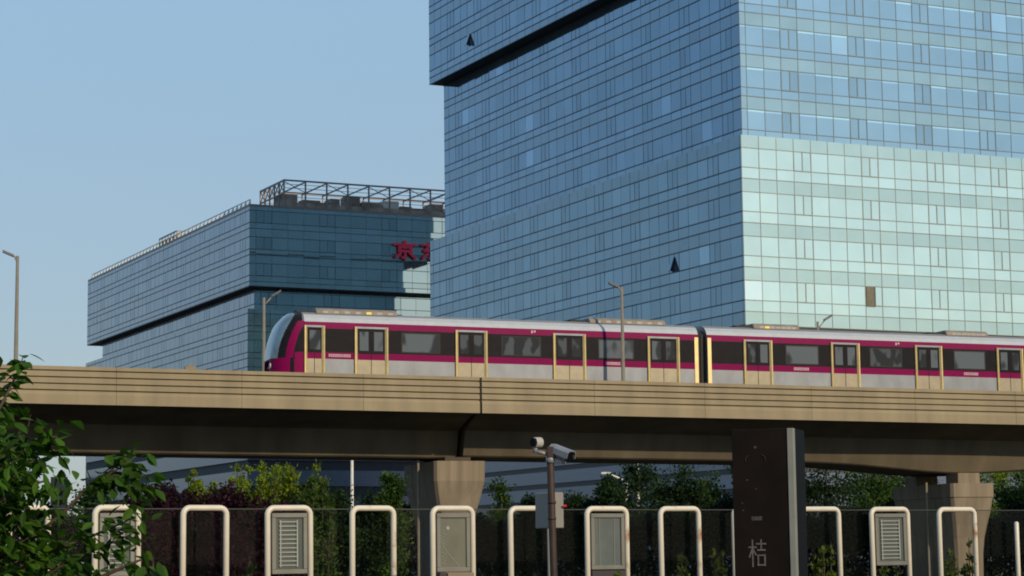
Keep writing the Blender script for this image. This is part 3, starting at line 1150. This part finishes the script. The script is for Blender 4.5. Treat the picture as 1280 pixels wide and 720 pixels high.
# lettering strips on the lower stripe and small marks on the upper one
for pa, pb in ((411, 438), (757, 776), (992, 1012), (1204, 1223)):
    xa, xb = tx(pa), tx(pb)
    w = MB()
    x = xa
    rnd = random.Random(int(pa))
    while x < xb - .05:
        ww = rnd.uniform(.05, .08)
        w.box((x, -0.006, 1.83), (x + ww, 0.01, 1.95), 0)
        w.box((x + ww * .3, -0.0075, 1.865), (x + ww * .7, 0.0, 1.915), 1)
        x += ww + .022
    w.v = [ts(*p) for p in w.v]
    w.build('lettering', ['white_mark', 'train_magenta'], tr)
for px in (667, 1122):
    x = tx(px)
    w = MB()
    w.box((x - .1, -0.006, 3.10), (x - .03, .01, 3.22), 0)
    w.box((x + .01, -0.006, 3.14), (x + .1, .01, 3.22), 0)
    w.v = [ts(*p) for p in w.v]
    w.build('emblem', 'white_mark', tr)
for pa, pb in ((398, 500), (742, 838), (948, 1006), (1190, 1243)):
    xa, xb = tx(pa), tx(pb)
    w = MB()
    w.prism([(.45, 3.68), (.5, 3.86), (.7, 3.95), (2.1, 3.95), (2.3, 3.86), (2.35, 3.68)], xa, xb, 0, ts)
    ru = w.build('roof_unit', 'roof_unit', tr, bevel=0.05)
    w = MB()
    for k in range(7):
        xx = xa + .3 + (xb - xa - .7) * k / 6
        w.prism([(.46, 3.72), (.475, 3.82), (.52, 3.82), (.5, 3.72)], xx, xx + .22, 1 if k == (4 if pa == 398 else 1) and pa in (398, 948) else 0, ts)
    w.build('vent_grille', ['train_roof', 'yellow'], ru)
    w = MB()
    w.prism([(.6, 3.70), (.7, 3.84), (2.1, 3.84), (2.2, 3.70)], xa - .8, xa - .1, 0, ts)
    w.build('roof_box', 'rubber', tr)
for a, b in ((c1a + .6, c1b - .6), (c2a + .6, c2b - .6)):
    for f in (.13, .87):
        xx = a + (b - a) * f
        w = MB()
        w.box((xx - 1.5, .4, .25), (xx + 1.5, 2.4, .52), 0)
        for dx in (-1.1, 1.1):
            for yy in (.62, 2.18):
                w.tube([(xx + dx, yy - .06, .42), (xx + dx, yy + .06, .42)], .42, 20)
        w.v = [ts(*p) for p in w.v]
        w.build('bogie', 'rubber', tr)

# ------------------------------------------------------------------ white hoops and glass screen
hv = ray(5400, 645)
hv = Vector((hv.x, hv.y, 0)).normalized()
HA = math.atan2(hv.y, hv.x)
HO = at(565, 632, 28)
HTOP = HO.z
HM = Matrix.Translation((HO.x, HO.y, 0)) @ Matrix.Rotation(HA, 4, 'Z')


def hx(px, py=660):
    p = HM @ Vector((0, 0, 0))
    nn = HM.to_3x3() @ Vector((0, 1, 0))
    d = ray(px, py)
    return (HM.inverted() @ (EYE + d * ((p - EYE).dot(nn) / d.dot(nn)))).x


TR_ = 0.036
GRP = 'white tube hoops along the screen'


def hoop_mesh(w, z1, rough):
    mb = MB()
    rr = 0.085
    pts = [(0, 0, 0), (0, 0, z1 - rr)]
    for k in range(1, 7):
        a = math.pi - k * math.pi / 12
        pts.append((rr + rr * math.cos(a), 0, z1 - rr + rr * math.sin(a)))
    for k in range(0, 6):
        a = math.pi / 2 - k * math.pi / 12
        pts.append((w - rr + rr * math.cos(a), 0, z1 - rr + rr * math.sin(a)))
    pts += [(w, 0, z1 - rr), (w, 0, 0)]
    mb.tube(pts, TR_, 14)
    return mb


def hoop(pa, pb, label, panel=None, rusty=False, cut=None):
    xa, xb = hx(pa) + TR_, hx(pb) - TR_
    w = xb - xa
    root = thing('tube_hoop', label, 'hoop', HM @ Vector((xa, 0, 0)), HA, GRP)
    root.rotation_euler.y = R(random.uniform(-.35, .35))
    hoop_mesh(w, HTOP - TR_, rusty).build('hoop_tube', 'rusty_tube' if rusty else 'white_tube', root, smooth=True)
    if panel:
        zt, zb = HTOP - 0.10, HTOP - 0.10 - 0.74
        x0, x1 = TR_ + .012, w - TR_ - .012
        fr = MB()
        e = .055
        for a in ((x0, x1, zt - e, zt), (x0, x1, zb, zb + e), (x0, x0 + e, zb + e, zt - e), (x1 - e, x1, zb + e, zt - e)):
            fr.box((a[0], -.03, a[2]), (a[1], .03, a[3]))
        fr.build('panel_frame', 'panel_frame', root, bevel=.006)
        gl = MB()
        gl.box((x0 + e, -.005, zb + e), (x1 - e, .012, zt - e))
        pg = gl.build('panel_glass', {'louvre': 'panel_glass', 'frost': 'panel_frost', 'plain': 'panel_grey'}[panel], root)
        if panel == 'louvre':
            sm_ = MB()
            for k in range(11):
                z = zb + e + .05 + k * (zt - zb - 2 * e - .1) / 10
                sm_.box((x0 + e + .04, -.022, z - .007), (x1 - e - .07, -.006, z + .007))
            for xx in (x0 + e + .05, x1 - e - .09):
                sm_.box((xx, -.026, zb + e + .03), (xx + .018, -.0225, zt - e - .03))
            sm_.build('slats', 'slat', root)
        if panel == 'frost':
            sc = MB()
            prev = None
            for k in range(9):
                t = k / 8
                p = Vector((x0 + e + .02 + .25 * t ** 1.4, -.009, zt - e - .30 - .32 * t))
                if prev is not None:
                    sc.bar(prev, p, .006)
                prev = p
            for k in range(12):
                z = zt - e - .1 - k * .042
                sc.bar((x0 + e + .01, -.008, z), (x0 + e + .05 + .02 * (k % 3), -.008, z - .03), .004)
            sc.tube([(x0 + e + .11, -.006, zt - e - .13), (x0 + e + .11, -.012, zt - e - .13)], .025, 10)
            sc.build('scratches', 'slat', pg)
            bx = MB()
            bx.box((x0, -.10, zb - .55), (x0 + .10, .05, zb - .004), 1)
            bx.box((x0 + .104, -.12, zb - .10), (x1, .05, zb - .014), 0)
            bx.box((x0 + .104, -.09, zb - .55), (x1, .05, zb - .12), 0)
            bx.build('lower_box', ['box_tan', 'box_dark'], root, bevel=.006)
        if panel == 'plain':
            sc = MB()
            for f_ in (.18, .74):
                xx = x0 + e + (x1 - x0 - 2 * e) * f_
                sc.box((xx, -.012, zb + e), (xx + .012, -.0055, zt - e))
            sc.build('glazing_strip', 'panel_frame', pg)
            sb = MB()
            sb.box((x0, -.04, zb - .5), (x1, .04, zb - .012))
            sb.build('lower_panel', 'box_dark', root)


hoop(8, 64, 'white hoop at the far left, almost wholly behind the leafy tree')
hoop(116, 177, 'white hoop holding a panel half covered by the near tree leaves', 'louvre', True)
hoop(225, 286, 'clean empty white hoop in front of the purple shrubs')
hoop(332, 392, 'white hoop holding a slatted panel, left of the lit pier', 'louvre')
hoop(437, 495, 'empty white hoop with rust patch left of the lit pier', None, True)
hoop(538, 594, 'white hoop holding a scratched frosted panel below the lit pier', 'frost')
hoop(636, 691, 'empty white hoop partly behind the camera pole and grey cabinet')
hoop(731, 786, 'white hoop holding a plain grey glass panel right of the camera pole', 'plain', True)
hoop(824, 877, 'empty rust-stained white hoop left of the brown totem', None, True)
hoop(915, 967, 'white hoop of which only the left post shows beside the brown totem')
hoop(1001, 1052, 'white hoop half hidden behind the right side of the brown totem')
hoop(1088, 1138, 'white hoop holding a slatted panel right of the brown totem', 'louvre')
hoop(1172, 1221, 'empty white hoop in front of the right hand pier', None, True)
p0 = HM @ Vector((hx(1272, 690), 0, 0))
o = MB()
zz_ = at(1274, 652, p0.y).z
o.tube([(0, 0, 0), (0, 0, zz_ - .02), (0, 0, zz_)], [.034, .034, .02], 12)
o = o.build('steel_post', 'white_tube', None, smooth=True)
o.location = p0
tag(o, 'short single white post at the right edge without a hoop', 'post')
scn = thing('glass_screen', 'long clear glass screen with thin top wire behind the white hoops', 'screen', HM @ Vector((0, 0.14, 0)), HA)
mb = MB()
for k in range(-9, 14):
    mb.box((k * 1.15 + .01, -.004, .1), (k * 1.15 + 1.14, .004, HTOP - .055))
mb.build('glass_panel', 'screen_glass', scn)
mb = MB()
mb.tube([(-10.3, 0, HTOP - .045), (16, 0, HTOP - .045)], .0075, 6)
mb.build('top_wire', 'wire', scn)

# ------------------------------------------------------------------ brown totem
tp = at(957, 700, 24)
PH = R(-20)
tot = thing('totem_sign', 'tall dark brown sign totem with pale edge strip and a faint character', 'sign', (tp.x, tp.y, 0), PH)
tw, td, th = 0.70, 0.55, at(957, 536, 24).z
mb = MB()
mb.box((-tw / 2, 0, 0), (tw / 2 - .075, td, th))
mb.build('pillar', 'totem_brown', tot, bevel=.008)
mb = MB()
mb.box((tw / 2 - .072, -.012, 0), (tw / 2 - .004, td * .15, th - .002))
mb.build('edge_strip', 'totem_trim', tot, bevel=.004)
mb = MB()
mb.box((tw / 2 - .073, td * .15 + .002, 0), (tw / 2 - .004, td, th - .004))
mb.build('side_panel', 'totem_black', tot)


def tloc(px, py):
    M = Matrix.Translation(tot.location) @ Matrix.Rotation(PH, 4, 'Z')
    nn = M.to_3x3() @ Vector((0, 1, 0))
    d = ray(px, py)
    q = M.inverted() @ (EYE + d * ((M @ Vector((0, 0, 0)) - EYE).dot(nn) / d.dot(nn)))
    return q


a, b = tloc(937, 708), tloc(957, 675)
mb = MB()
strokes(mb, JU, Vector((a.x, -.001, a.z)), Vector((b.x - a.x, 0, 0)), Vector((0, 0, b.z - a.z)), Vector((0, -1, 0)), 0, .016, .004)
mb.build('character', 'totem_print', tot)
mb = MB()
q = tloc(944, 559)
mb.box((q.x - .015, -.004, q.z - .012), (q.x + .015, -.0005, q.z + .012))
mb.build('emblem_mark', 'totem_faint', tot)
for pts in (((932, 577), (932.5, 572), (936, 569)), ((952, 568), (956, 571), (957, 576))):
    mb = MB()
    for p0_, p1_ in zip(pts, pts[1:]):
        q0, q1 = tloc(*p0_), tloc(*p1_)
        mb.bar((q0.x, -.002, q0.z), (q1.x, -.002, q1.z), .018, .003)
    mb.build('emblem_mark', 'totem_faint', tot)
for px, py, hw_, hh_ in ((934, 600, .012, .005), (928, 629, .008, .006), (929, 638, .012, .005), (945, 611, .01, .005), (946, 648, .06, .022)):
    q = tloc(px, py)
    mb = MB()
    mb.box((q.x - hw_, -.0035, q.z - hh_), (q.x + hw_, -.0005, q.z + hh_))
    mb.build('faint_mark', 'totem_faint', tot)

# ------------------------------------------------------------------ camera pole
cp = at(690, 700, 25)
pl = thing('camera_pole', 'rusty brown pole with two surveillance cameras and a grey cabinet', 'camera pole', (cp.x, cp.y, 0), 0)


def cl(px, py, dy=0.0):
    q = at(px, py, 25 + dy)
    return Vector((q.x - cp.x, q.y - cp.y, q.z))


top = cl(688, 578)
lean = cl(688, 578)
mb = MB()
mb.tube([(0.055, 0, 0), (cl(692, 712).x, 0, cl(692, 712).z), (lean.x, 0, lean.z), (lean.x, 0, lean.z + .02)], [.044, .043, .041, .036], 14)
mb.build('pole', 'rust_pole', pl, smooth=True)
mb = MB()
for py in (628, 648):
    q = cl(690, py)
    mb.tube([(q.x, 0, q.z - .015), (q.x, 0, q.z + .015)], .048, 14)
    mb.tube([(q.x + .0, 0.04, q.z), (q.x, .12, q.z)], .015, 8)
mb.build('clamp', 'rust_pole', pl, smooth=True)
q = cl(688, 573)
mb = MB()
mb.tube([q + Vector((0, 0, -.05)), q + Vector((0, 0, .03))], [.06, .045], 12)
mb.tube([q + Vector((-.04, 0, -.02)), q + Vector((.09, 0, .0))], .028, 10)
mb.tube([cl(686, 568), cl(669, 564)], .022, 10)
mb.tube([cl(669, 566), cl(669, 557)], .026, 10)
mb.build('mounting_bracket', 'cam_grey', pl, smooth=True)
mb = MB()
q = cl(689, 566)
mb.box((-.05, -.05, -.06), (.05, .05, .07), 0, None)
mb.v = [tuple(Vector(v) + q) for v in mb.v]
mb.build('junction_box', 'rust_pole', pl, bevel=.01)


def bullet(p, q, wid, ht, body_m, lens_at_end=True, hood=True):
    d = (q - p)
    L = d.length
    d.normalize()
    sd = d.cross(Vector((0, 0, 1))).normalized()
    up = sd.cross(d)
    mb = MB()
    prof = []
    for k in range(12):
        a = 2 * math.pi * k / 12
        prof.append((math.cos(a) * wid / 2, math.sin(a) * ht / 2))
    mb.prism(prof, 0, L)
    mb.v = [tuple(p + d * v[0] + sd * v[1] + up * v[2]) for v in mb.v]
    cb = mb.build('camera_body', body_m, pl, smooth=False, bevel=.006)
    if hood:
        mb = MB()
        mb.prism([(-wid * .62, -ht * .1), (-wid * .60, ht * .45), (-wid * .35, ht * .68), (wid * .35, ht * .68), (wid * .60, ht * .45), (wid * .62, -ht * .1),
                  (wid * .56, -ht * .1), (wid * .54, ht * .42), (wid * .3, ht * .60), (-wid * .3, ht * .60), (-wid * .54, ht * .42), (-wid * .56, -ht * .1)], -.02, L + .05)
        mb.v = [tuple(p + d * v[0] + sd * v[1] + up * v[2]) for v in mb.v]
        mb.build('sun_hood', body_m, cb)
    mb = MB()
    mb.prism([(y * .86, z * .86) for y, z in prof], L - .01, L + .03)
    mb.v = [tuple(p + d * v[0] + sd * v[1] + up * v[2]) for v in mb.v]
    mb.build('lens', 'cam_black', cb)


bullet(cl(692, 564, .04), cl(710, 571, -.12), .115, .12, 'cam_grey')
bullet(cl(676, 553, .03), cl(668, 553, -.05), .10, .12, 'cam_white', hood=False)
mb = MB()
q = cl(699, 577)
mb.box((-.05, -.03, -.02), (.05, .03, .03))
mb.tube([(.055, 0, 0), (.055, 0, -.03)], .022, 8)
mb.v = [tuple(Vector(v) + q) for v in mb.v]
mb.build('floodlight', 'cam_white', pl, bevel=.005)
# cabinet turned edge-on behind the pole
q = cl(690.5, 638, .08)
za, zb = cl(690, 660).z, cl(690, 615).z
ca = R(36)
ax = (Vector((math.cos(ca + math.pi / 2), math.sin(ca + math.pi / 2), 0)), Vector((math.cos(ca), math.sin(ca), 0)), Vector((0, 0, 1)))
mb = MB()
mb.box((0, 0, za), (.335, .165, zb), 0, ax, (q.x, .06, 0))
cab = mb.build('cabinet', 'cabinet', pl, bevel=.01)
q2 = cl(707, 632.5, .12)
mb = MB()
mb.tube([q2 + Vector((-.03, 0, 0)), q2 + Vector((.012, 0, 0))], .014, 10)
mb.build('red_lamp', 'red_lamp', cab)

# small street lamps beyond the viaduct
for px, pyt, Z, arm, label in ((440, 574, 150, 0, 'pale thin post showing under the viaduct left of the lit pier'),
                               (797, 578, 150, 0, 'pale thin post under the viaduct amid dark trees left of the totem'),
                               (783, 600, 140, -1, 'small street lamp with long slanting arm under the viaduct')):
    p = at(px, pyt, Z)
    rt = thing('street_lamp', label, 'street lamp', (p.x, p.y, 0), 0, 'small posts beyond the viaduct')
    mb = MB()
    hh = p.z + (2.5 if not arm else 0)
    mb.tube([(0, 0, 0), (0, 0, hh)], [.13, .09], 8)
    mb.build('pole', 'roof_white', rt)
    mb = MB()
    L = -1.3 if arm else 1.0
    mb.tube([(0, 0, hh - .1), (L * .6, 0, hh + .25), (L, 0, hh + .42)], .07, 8)
    mb.box((L - .3, -.12, hh + .4), (L + .3, .12, hh + .52))
    mb.build('arm', 'roof_white', rt)


# ------------------------------------------------------------------ vegetation
def leafquad(mb, p, s, rnd, m=0, t=1.0, updir=None, asp=0.55):
    n = Vector((rnd.gauss(0, 1), rnd.gauss(0, 1), rnd.gauss(0, 1) + .4)).normalized()
    a = (updir or Vector((rnd.gauss(0, 1), rnd.gauss(0, 1), rnd.gauss(0, 1))))
    a = (a - n * a.dot(n))
    if a.length < 1e-3:
        a = n.orthogonal()
    a.normalize()
    b = n.cross(a)
    mb.quad([p - a * s * .5, p + b * s * asp * .5 - a * s * .05, p + a * s * .5, p - b * s * asp * .5 - a * s * .05], m, t)


def tree(name, label, cat, px, py_top, Z, wpx, leaf, grp, seed, hmin=0.25, n=2600, size=.26, shape='round', squash=0.8):
    rnd = random.Random(seed)
    tp_ = at(px, py_top, Z)
    H = tp_.z
    rad = wpx / F * Z / 2
    root = thing(name, label, cat, (tp_.x, tp_.y, 0), rnd.uniform(0, 6), grp)
    tk = MB()
    tr_ = max(.03, H * .014)
    clumps = []
    if shape == 'round':
        tk.tube([(0, 0, 0), (rnd.uniform(-.1, .1), 0, H * .3), (rnd.uniform(-.2, .2), rnd.uniform(-.2, .2), H * .82)], [tr_ * 1.3, tr_, tr_ * .35], 8)
        cz = H * (1 + hmin) / 2
        rz = H * (1 - hmin) / 2
        nc = int(16 + rad * 7)
        for k in range(nc):
            while True:
                d = Vector((rnd.uniform(-1, 1), rnd.uniform(-1, 1), rnd.uniform(-1, 1)))
                if .25 < d.length < 1:
                    break
            c = Vector((d.x * rad * .9, d.y * rad * .9 * squash, cz + d.z * rz * .88))
            clumps.append((c, rnd.uniform(.16, .34) * min(rad, rz) + .15, rnd.uniform(.65, 1.45)))
            if k % 3 == 0:
                b0 = Vector((0, 0, max(H * .2, c.z * .65)))
                tk.tube([b0, (b0 + c) / 2 + Vector((0, 0, .15)), c], [tr_ * .55, tr_ * .35, tr_ * .12], 5)
    else:           # upright shoots
        ns = max(6, int(rad * 24))
        for k in range(ns):
            a = rnd.uniform(0, 6.28)
            rr = rad * math.sqrt(rnd.random()) * .85
            b = Vector((math.cos(a) * rr * .6, math.sin(a) * rr * .6, 0))
            hh = H * (rnd.uniform(.62, 1.0) if k else 1.0)
            e = Vector((math.cos(a) * rr, math.sin(a) * rr * squash, hh))
            tk.tube([b, (b + e) / 2 + Vector((0, 0, .1)), e], [tr_ * .7, tr_ * .5, tr_ * .1], 5)
            m_ = 9
            for j in range(m_):
                f = hmin + (1 - hmin) * (j + .5) / m_
                clumps.append((b.lerp(e, f), (rad * .34 + .06) * (1.15 - .8 * f), rnd.uniform(.7, 1.4)))
    tk.build('trunk' if shape == 'round' else 'stems', 'bark', root, smooth=True)
    cr = MB()
    per = max(6, n // len(clumps))
    for c, r_, t in clumps:
        for k in range(per):
            d = Vector((rnd.gauss(0, .55), rnd.gauss(0, .55), rnd.gauss(0, .5)))
            p = c + d * r_
            if p.z > H + .1 or p.z < .02:
                continue
            tt = t * rnd.uniform(.75, 1.25)
            leafquad(cr, p, size * rnd.uniform(.6, 1.3), rnd, 0, (tt * rnd.uniform(.95, 1.1), tt, tt * rnd.uniform(.8, 1.1)),
                     Vector((0, 0, 1)) + d * .8 if shape != 'round' else None)
    cr.build('crown' if shape == 'round' else 'foliage', leaf, root)
    return root


G1, G2, G3 = 'purple shrubs under the viaduct', 'yellow green shrubs under the viaduct', 'dark trees beyond the viaduct'
sd = 100
for px, py, w, lab in ((158, 612, 40, 'purple shrub nearest the leafy tree'), (192, 607, 36, 'purple shrub above the gap between tree branch and second hoop'),
                       (213, 600, 26, 'slim pointed purple shrub just left of the clean empty hoop'), (240, 612, 42, 'purple shrub behind the left post of the clean empty hoop'),
                       (278, 606, 44, 'purple shrub behind the right post of the clean empty hoop'), (312, 603, 46, 'tallest dark purple shrub beneath the yellow green shoots'),
                       (347, 612, 44, 'purple shrub right behind the slatted panel hoop')):
    sd += 1
    tree('purple_shrub', lab, 'shrub', px, py, 70 + (sd % 3), w * 1.6, 'leaf_purple', G1, sd, 0.05, 6000, .16)
for px, py, w, lab in ((228, 604, 22, 'small round yellow green shrub, leftmost of its row'), (245, 583, 18, 'thin tall yellow green shoot, second from left'),
                       (271, 598, 28, 'loose yellow green shrub over purple leaves'), (306, 575, 34, 'bright upright shrub with ragged tips, left of the tallest pair'),
                       (342, 577, 44, 'brightest wide yellow green shrub above the slatted panel hoop'), (374, 576, 42, 'tall bright shrub just right of the brightest wide one'),
                       (398, 590, 34, 'dull green upright shrub right of the bright row')):
    sd += 1
    tree('upright_shrub', lab, 'shrub', px, py, 79 + sd % 3, w * 1.95, 'leaf_light' if px < 390 else 'leaf_mid', G2, sd, 0.12, 11000, .14, 'shoots')
for px, py, w, Z, lf, lab in (
        (115, 598, 64, 75, 'leaf_dark', 'dark bushy tree between the leafy tree and its separate branch'),
        (420, 600, 60, 82, 'leaf_dark', 'dark green tree right of the bright shrubs'),
        (462, 612, 46, 84, 'leaf_dark', 'low dark tree behind the empty rust patched hoop'),
        (488, 574, 36, 84, 'leaf_mid', 'slim green tree touching the left side of the first pier'),
        (625, 596, 50, 120, 'leaf_mid', 'small pointed tree just right of the lit pier'),
        (660, 604, 34, 118, 'leaf_dark', 'thin dark tree left of the camera pole'),
        (716, 614, 60, 118, 'leaf_dark', 'low dark tree right of the camera pole'),
        (760, 592, 46, 122, 'leaf_dark', 'narrow dark tree behind the plain grey panel hoop'),
        (800, 566, 70, 124, 'leaf_dark', 'dense dark tree midway between camera pole and totem'),
        (846, 578, 62, 116, 'leaf_dark', 'dark tree behind the rust-stained hoop'),
        (884, 572, 70, 120, 'leaf_mid', 'greener tree just left of the totem'),
        (930, 566, 70, 118, 'leaf_dark', 'dark tree partly behind the totem'),
        (1030, 562, 96, 122, 'leaf_dark', 'broad very dark tree just right of the totem'),
        (1085, 562, 90, 130, 'leaf_mid', 'tree with pale leaf glints above the slatted panel hoop'),
        (1140, 570, 92, 134, 'leaf_mid', 'tree peeping out left of the second pier'),
        (1225, 575, 90, 140, 'leaf_light', 'bright green tree behind the second pier head'),
        (1268, 584, 70, 118, 'leaf_mid', 'green tree at the right edge of the view')):
    sd += 1
    tree('broadleaf_tree', lab, 'tree', px, py, Z, w * 1.15, lf, G3, sd, 0.1, 8000 if Z > 100 else 6500, .21 if Z > 100 else .15)
# hedge: one long dark clipped mass between screen and viaduct
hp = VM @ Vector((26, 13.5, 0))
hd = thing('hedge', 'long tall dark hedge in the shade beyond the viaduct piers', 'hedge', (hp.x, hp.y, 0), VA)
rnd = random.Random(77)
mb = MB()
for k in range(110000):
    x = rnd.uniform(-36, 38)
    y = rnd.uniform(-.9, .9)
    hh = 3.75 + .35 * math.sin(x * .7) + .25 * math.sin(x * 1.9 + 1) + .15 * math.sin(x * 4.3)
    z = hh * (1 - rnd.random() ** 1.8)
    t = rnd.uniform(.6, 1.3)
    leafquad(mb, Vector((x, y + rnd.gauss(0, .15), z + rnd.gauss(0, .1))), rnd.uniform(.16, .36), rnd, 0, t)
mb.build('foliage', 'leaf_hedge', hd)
mb = MB()
for k in range(60):
    x = -35 + k * 1.2
    mb.tube([(x, .3, 0), (x + .1, .3, 1.6), (x, .3, 3.0)], [.06, .05, .02], 5)
mb.build('stems', 'bark', hd)
# young saplings at the feet of the hoops
G4 = 'young shoots at the foot of the hoops'
for px, py, w, Z, lab in ((310, 704, 30, 27.5, 'low young shoot at the left foot of the slatted panel hoop'),
                          (764, 711, 22, 28, 'tiny young shoot under the plain grey panel'),
                          (857, 690, 26, 31, 'young shoot inside the rust-stained hoop'),
                          (893, 682, 34, 31, 'young yellow green shoots between rust-stained hoop and totem'),
                          (1030, 678, 34, 31, 'taller young shoots right against the totem'),
                          (1066, 692, 24, 32, 'young shoots between the half hidden hoop and slatted panel'),
                          (1112, 704, 36, 33, 'low young shoots under the right slatted panel'),
                          (1188, 684, 26, 33, 'young shoots inside left of the right pier hoop'),
                          (1208, 672, 20, 33, 'tallest young shoot inside the right pier hoop')):
    sd += 1
    tree('young_shrub', lab, 'shrub', px, py, Z, w * 1.1, 'leaf_young', G4, sd, 0.1, 800, .085, 'shoots')

# ------------------------------------------------------------------ near leafy tree at the left
rnd = random.Random(42)
ZN = 10.0
nt_ = at(-120, 700, ZN)
near = thing('leafy_tree', 'near leafy green tree with drooping branches at the left edge', 'tree', (nt_.x, nt_.y, 0), 0)


def nl(px, py, dy=0.0):
    q = at(px, py, ZN + dy)
    return Vector((q.x - nt_.x, q.y - nt_.y, q.z))


tk = MB()
tk.tube([(0, 0, 0), (.03, .02, 1.0), (-.02, 0, 2.0), (.02, 0, 3.0)], [.07, .06, .045, .02], 10)
lv = MB()


def leaf(mb, p, d, L, wd, t):
    """pointed oval leaf folded along the midrib: base p, direction d"""
    d = d.normalized()
    sd_ = d.cross(Vector((rnd.gauss(0, .5), rnd.gauss(0, .5), 1))).normalized()
    nrm = sd_.cross(d).normalized()
    fold = rnd.uniform(.1, .35)
    cv = rnd.uniform(-.1, .25)
    prof = [(0, .0), (.15, .55), (.38, 1.0), (.62, .85), (.84, .42), (1.0, 0)]
    mid = [p + d * (L * a) - nrm * (cv * L * a * a) for a, _ in prof]
    for s in (-1, 1):
        edge = [m_ + sd_ * (s * wd / 2 * b) + nrm * (fold * wd / 2 * b) for m_, (_, b) in zip(mid, prof)]
        for i in range(5):
            q = [mid[i], mid[i + 1], edge[i + 1], edge[i]]
            if i == 0:
                q = [mid[0], mid[1], edge[1]]
            if i == 4:
                q = [mid[4], mid[5], edge[4]]
            if s < 0:
                q.reverse()
            mb.quad(q, 0, t)


def branch(pts, nleaf, Lr=(.06, .11), spread=.05, r0=.012):
    P = [nl(*p) for p in pts]
    tk.tube(P, [r0 * (1 - .8 * i / (len(P) - 1)) for i in range(len(P))], 6)
    for k in range(nleaf):
        t = (k + rnd.random()) / nleaf * (len(P) - 1)
        i = min(int(t), len(P) - 2)
        p = P[i].lerp(P[i + 1], t - i)
        ax_ = (P[i + 1] - P[i]).normalized()
        p = p + Vector((rnd.gauss(0, spread), rnd.gauss(0, spread), rnd.gauss(0, spread)))
        d = ax_ * .5 + Vector((rnd.gauss(0, .6), rnd.gauss(0, .6), -0.55 + rnd.gauss(0, .35)))
        L = rnd.uniform(*Lr) * 0.85
        g_ = rnd.uniform(.55, 1.5)
        leaf(lv, p, d, L, L * rnd.uniform(.45, .58), (g_ * rnd.uniform(.9, 1.25), g_, g_ * rnd.uniform(.7, 1.1)))


branch([(-100, 640, 0), (-30, 560, -.2), (5, 500, -.1), (20, 470, 0), (29, 446, 0)], 60, (.07, .10), .012)
branch([(-100, 600, .2), (-40, 540, .1), (-5, 500, .1), (12, 478, .1)], 60, (.07, .11), .04)
branch([(-110, 640, 0), (-30, 590, .1), (20, 560, .1), (50, 547, .1), (72, 546, .1)], 80, (.07, .12), .045)
branch([(-110, 660, .3), (-30, 610, .2), (20, 585, .2), (55, 572, .2)], 80, (.07, .12), .05)
branch([(-110, 690, -.2), (-20, 640, -.2), (25, 610, -.1), (60, 600, -.1), (68, 615, -.1)], 80, (.07, .11), .05)
# separate branch reaching right
branch([(-110, 720, .1), (20, 690, .1), (80, 640, .1), (115, 604, .1), (150, 585, .1), (170, 570, .1)], 55, (.08, .11), .03)
branch([(115, 604, .1), (140, 595, .1), (170, 592, .1), (195, 600, .1)], 42, (.08, .11), .03, .006)
branch([(125, 600, .1), (150, 578, .1), (166, 562, .1)], 22, (.07, .10), .025, .005)
branch([(130, 600, .1), (150, 606, .1), (166, 620, .1)], 20, (.08, .11), .025, .005)
# low branch across the first panel
branch([(-110, 760, -.1), (0, 720, -.1), (60, 690, -.1), (110, 672, -.1), (150, 655, -.1), (168, 646, -.1)], 110, (.07, .11), .045)
branch([(40, 730, -.1), (90, 700, -.1), (130, 682, -.1), (165, 668, -.1)], 70, (.07, .11), .04)
branch([(90, 740, -.2), (140, 715, -.2), (175, 700, -.2), (186, 706, -.2)], 30, (.07, .11), .03)
# dense body of the crown
for k in range(150):
    bx = rnd.uniform(-200, 38)
    lim = 470 if bx < 5 else 545 if bx < 40 else 620
    by = rnd.uniform(lim, 780)
    dz = rnd.uniform(-.5, .6)
    if by > 690:
        bx += rnd.uniform(0, 70)
    ex, ey = bx + rnd.uniform(-10, 36), by + rnd.uniform(-35, 25)
    branch([(bx - 40, by + 25, dz), (bx, by, dz), (ex, ey, dz)], 30, (.065, .11), .055, .006)
tk.build('branches', 'bark', near, smooth=True)
lv.build('leaves', 'leaf_near', near)
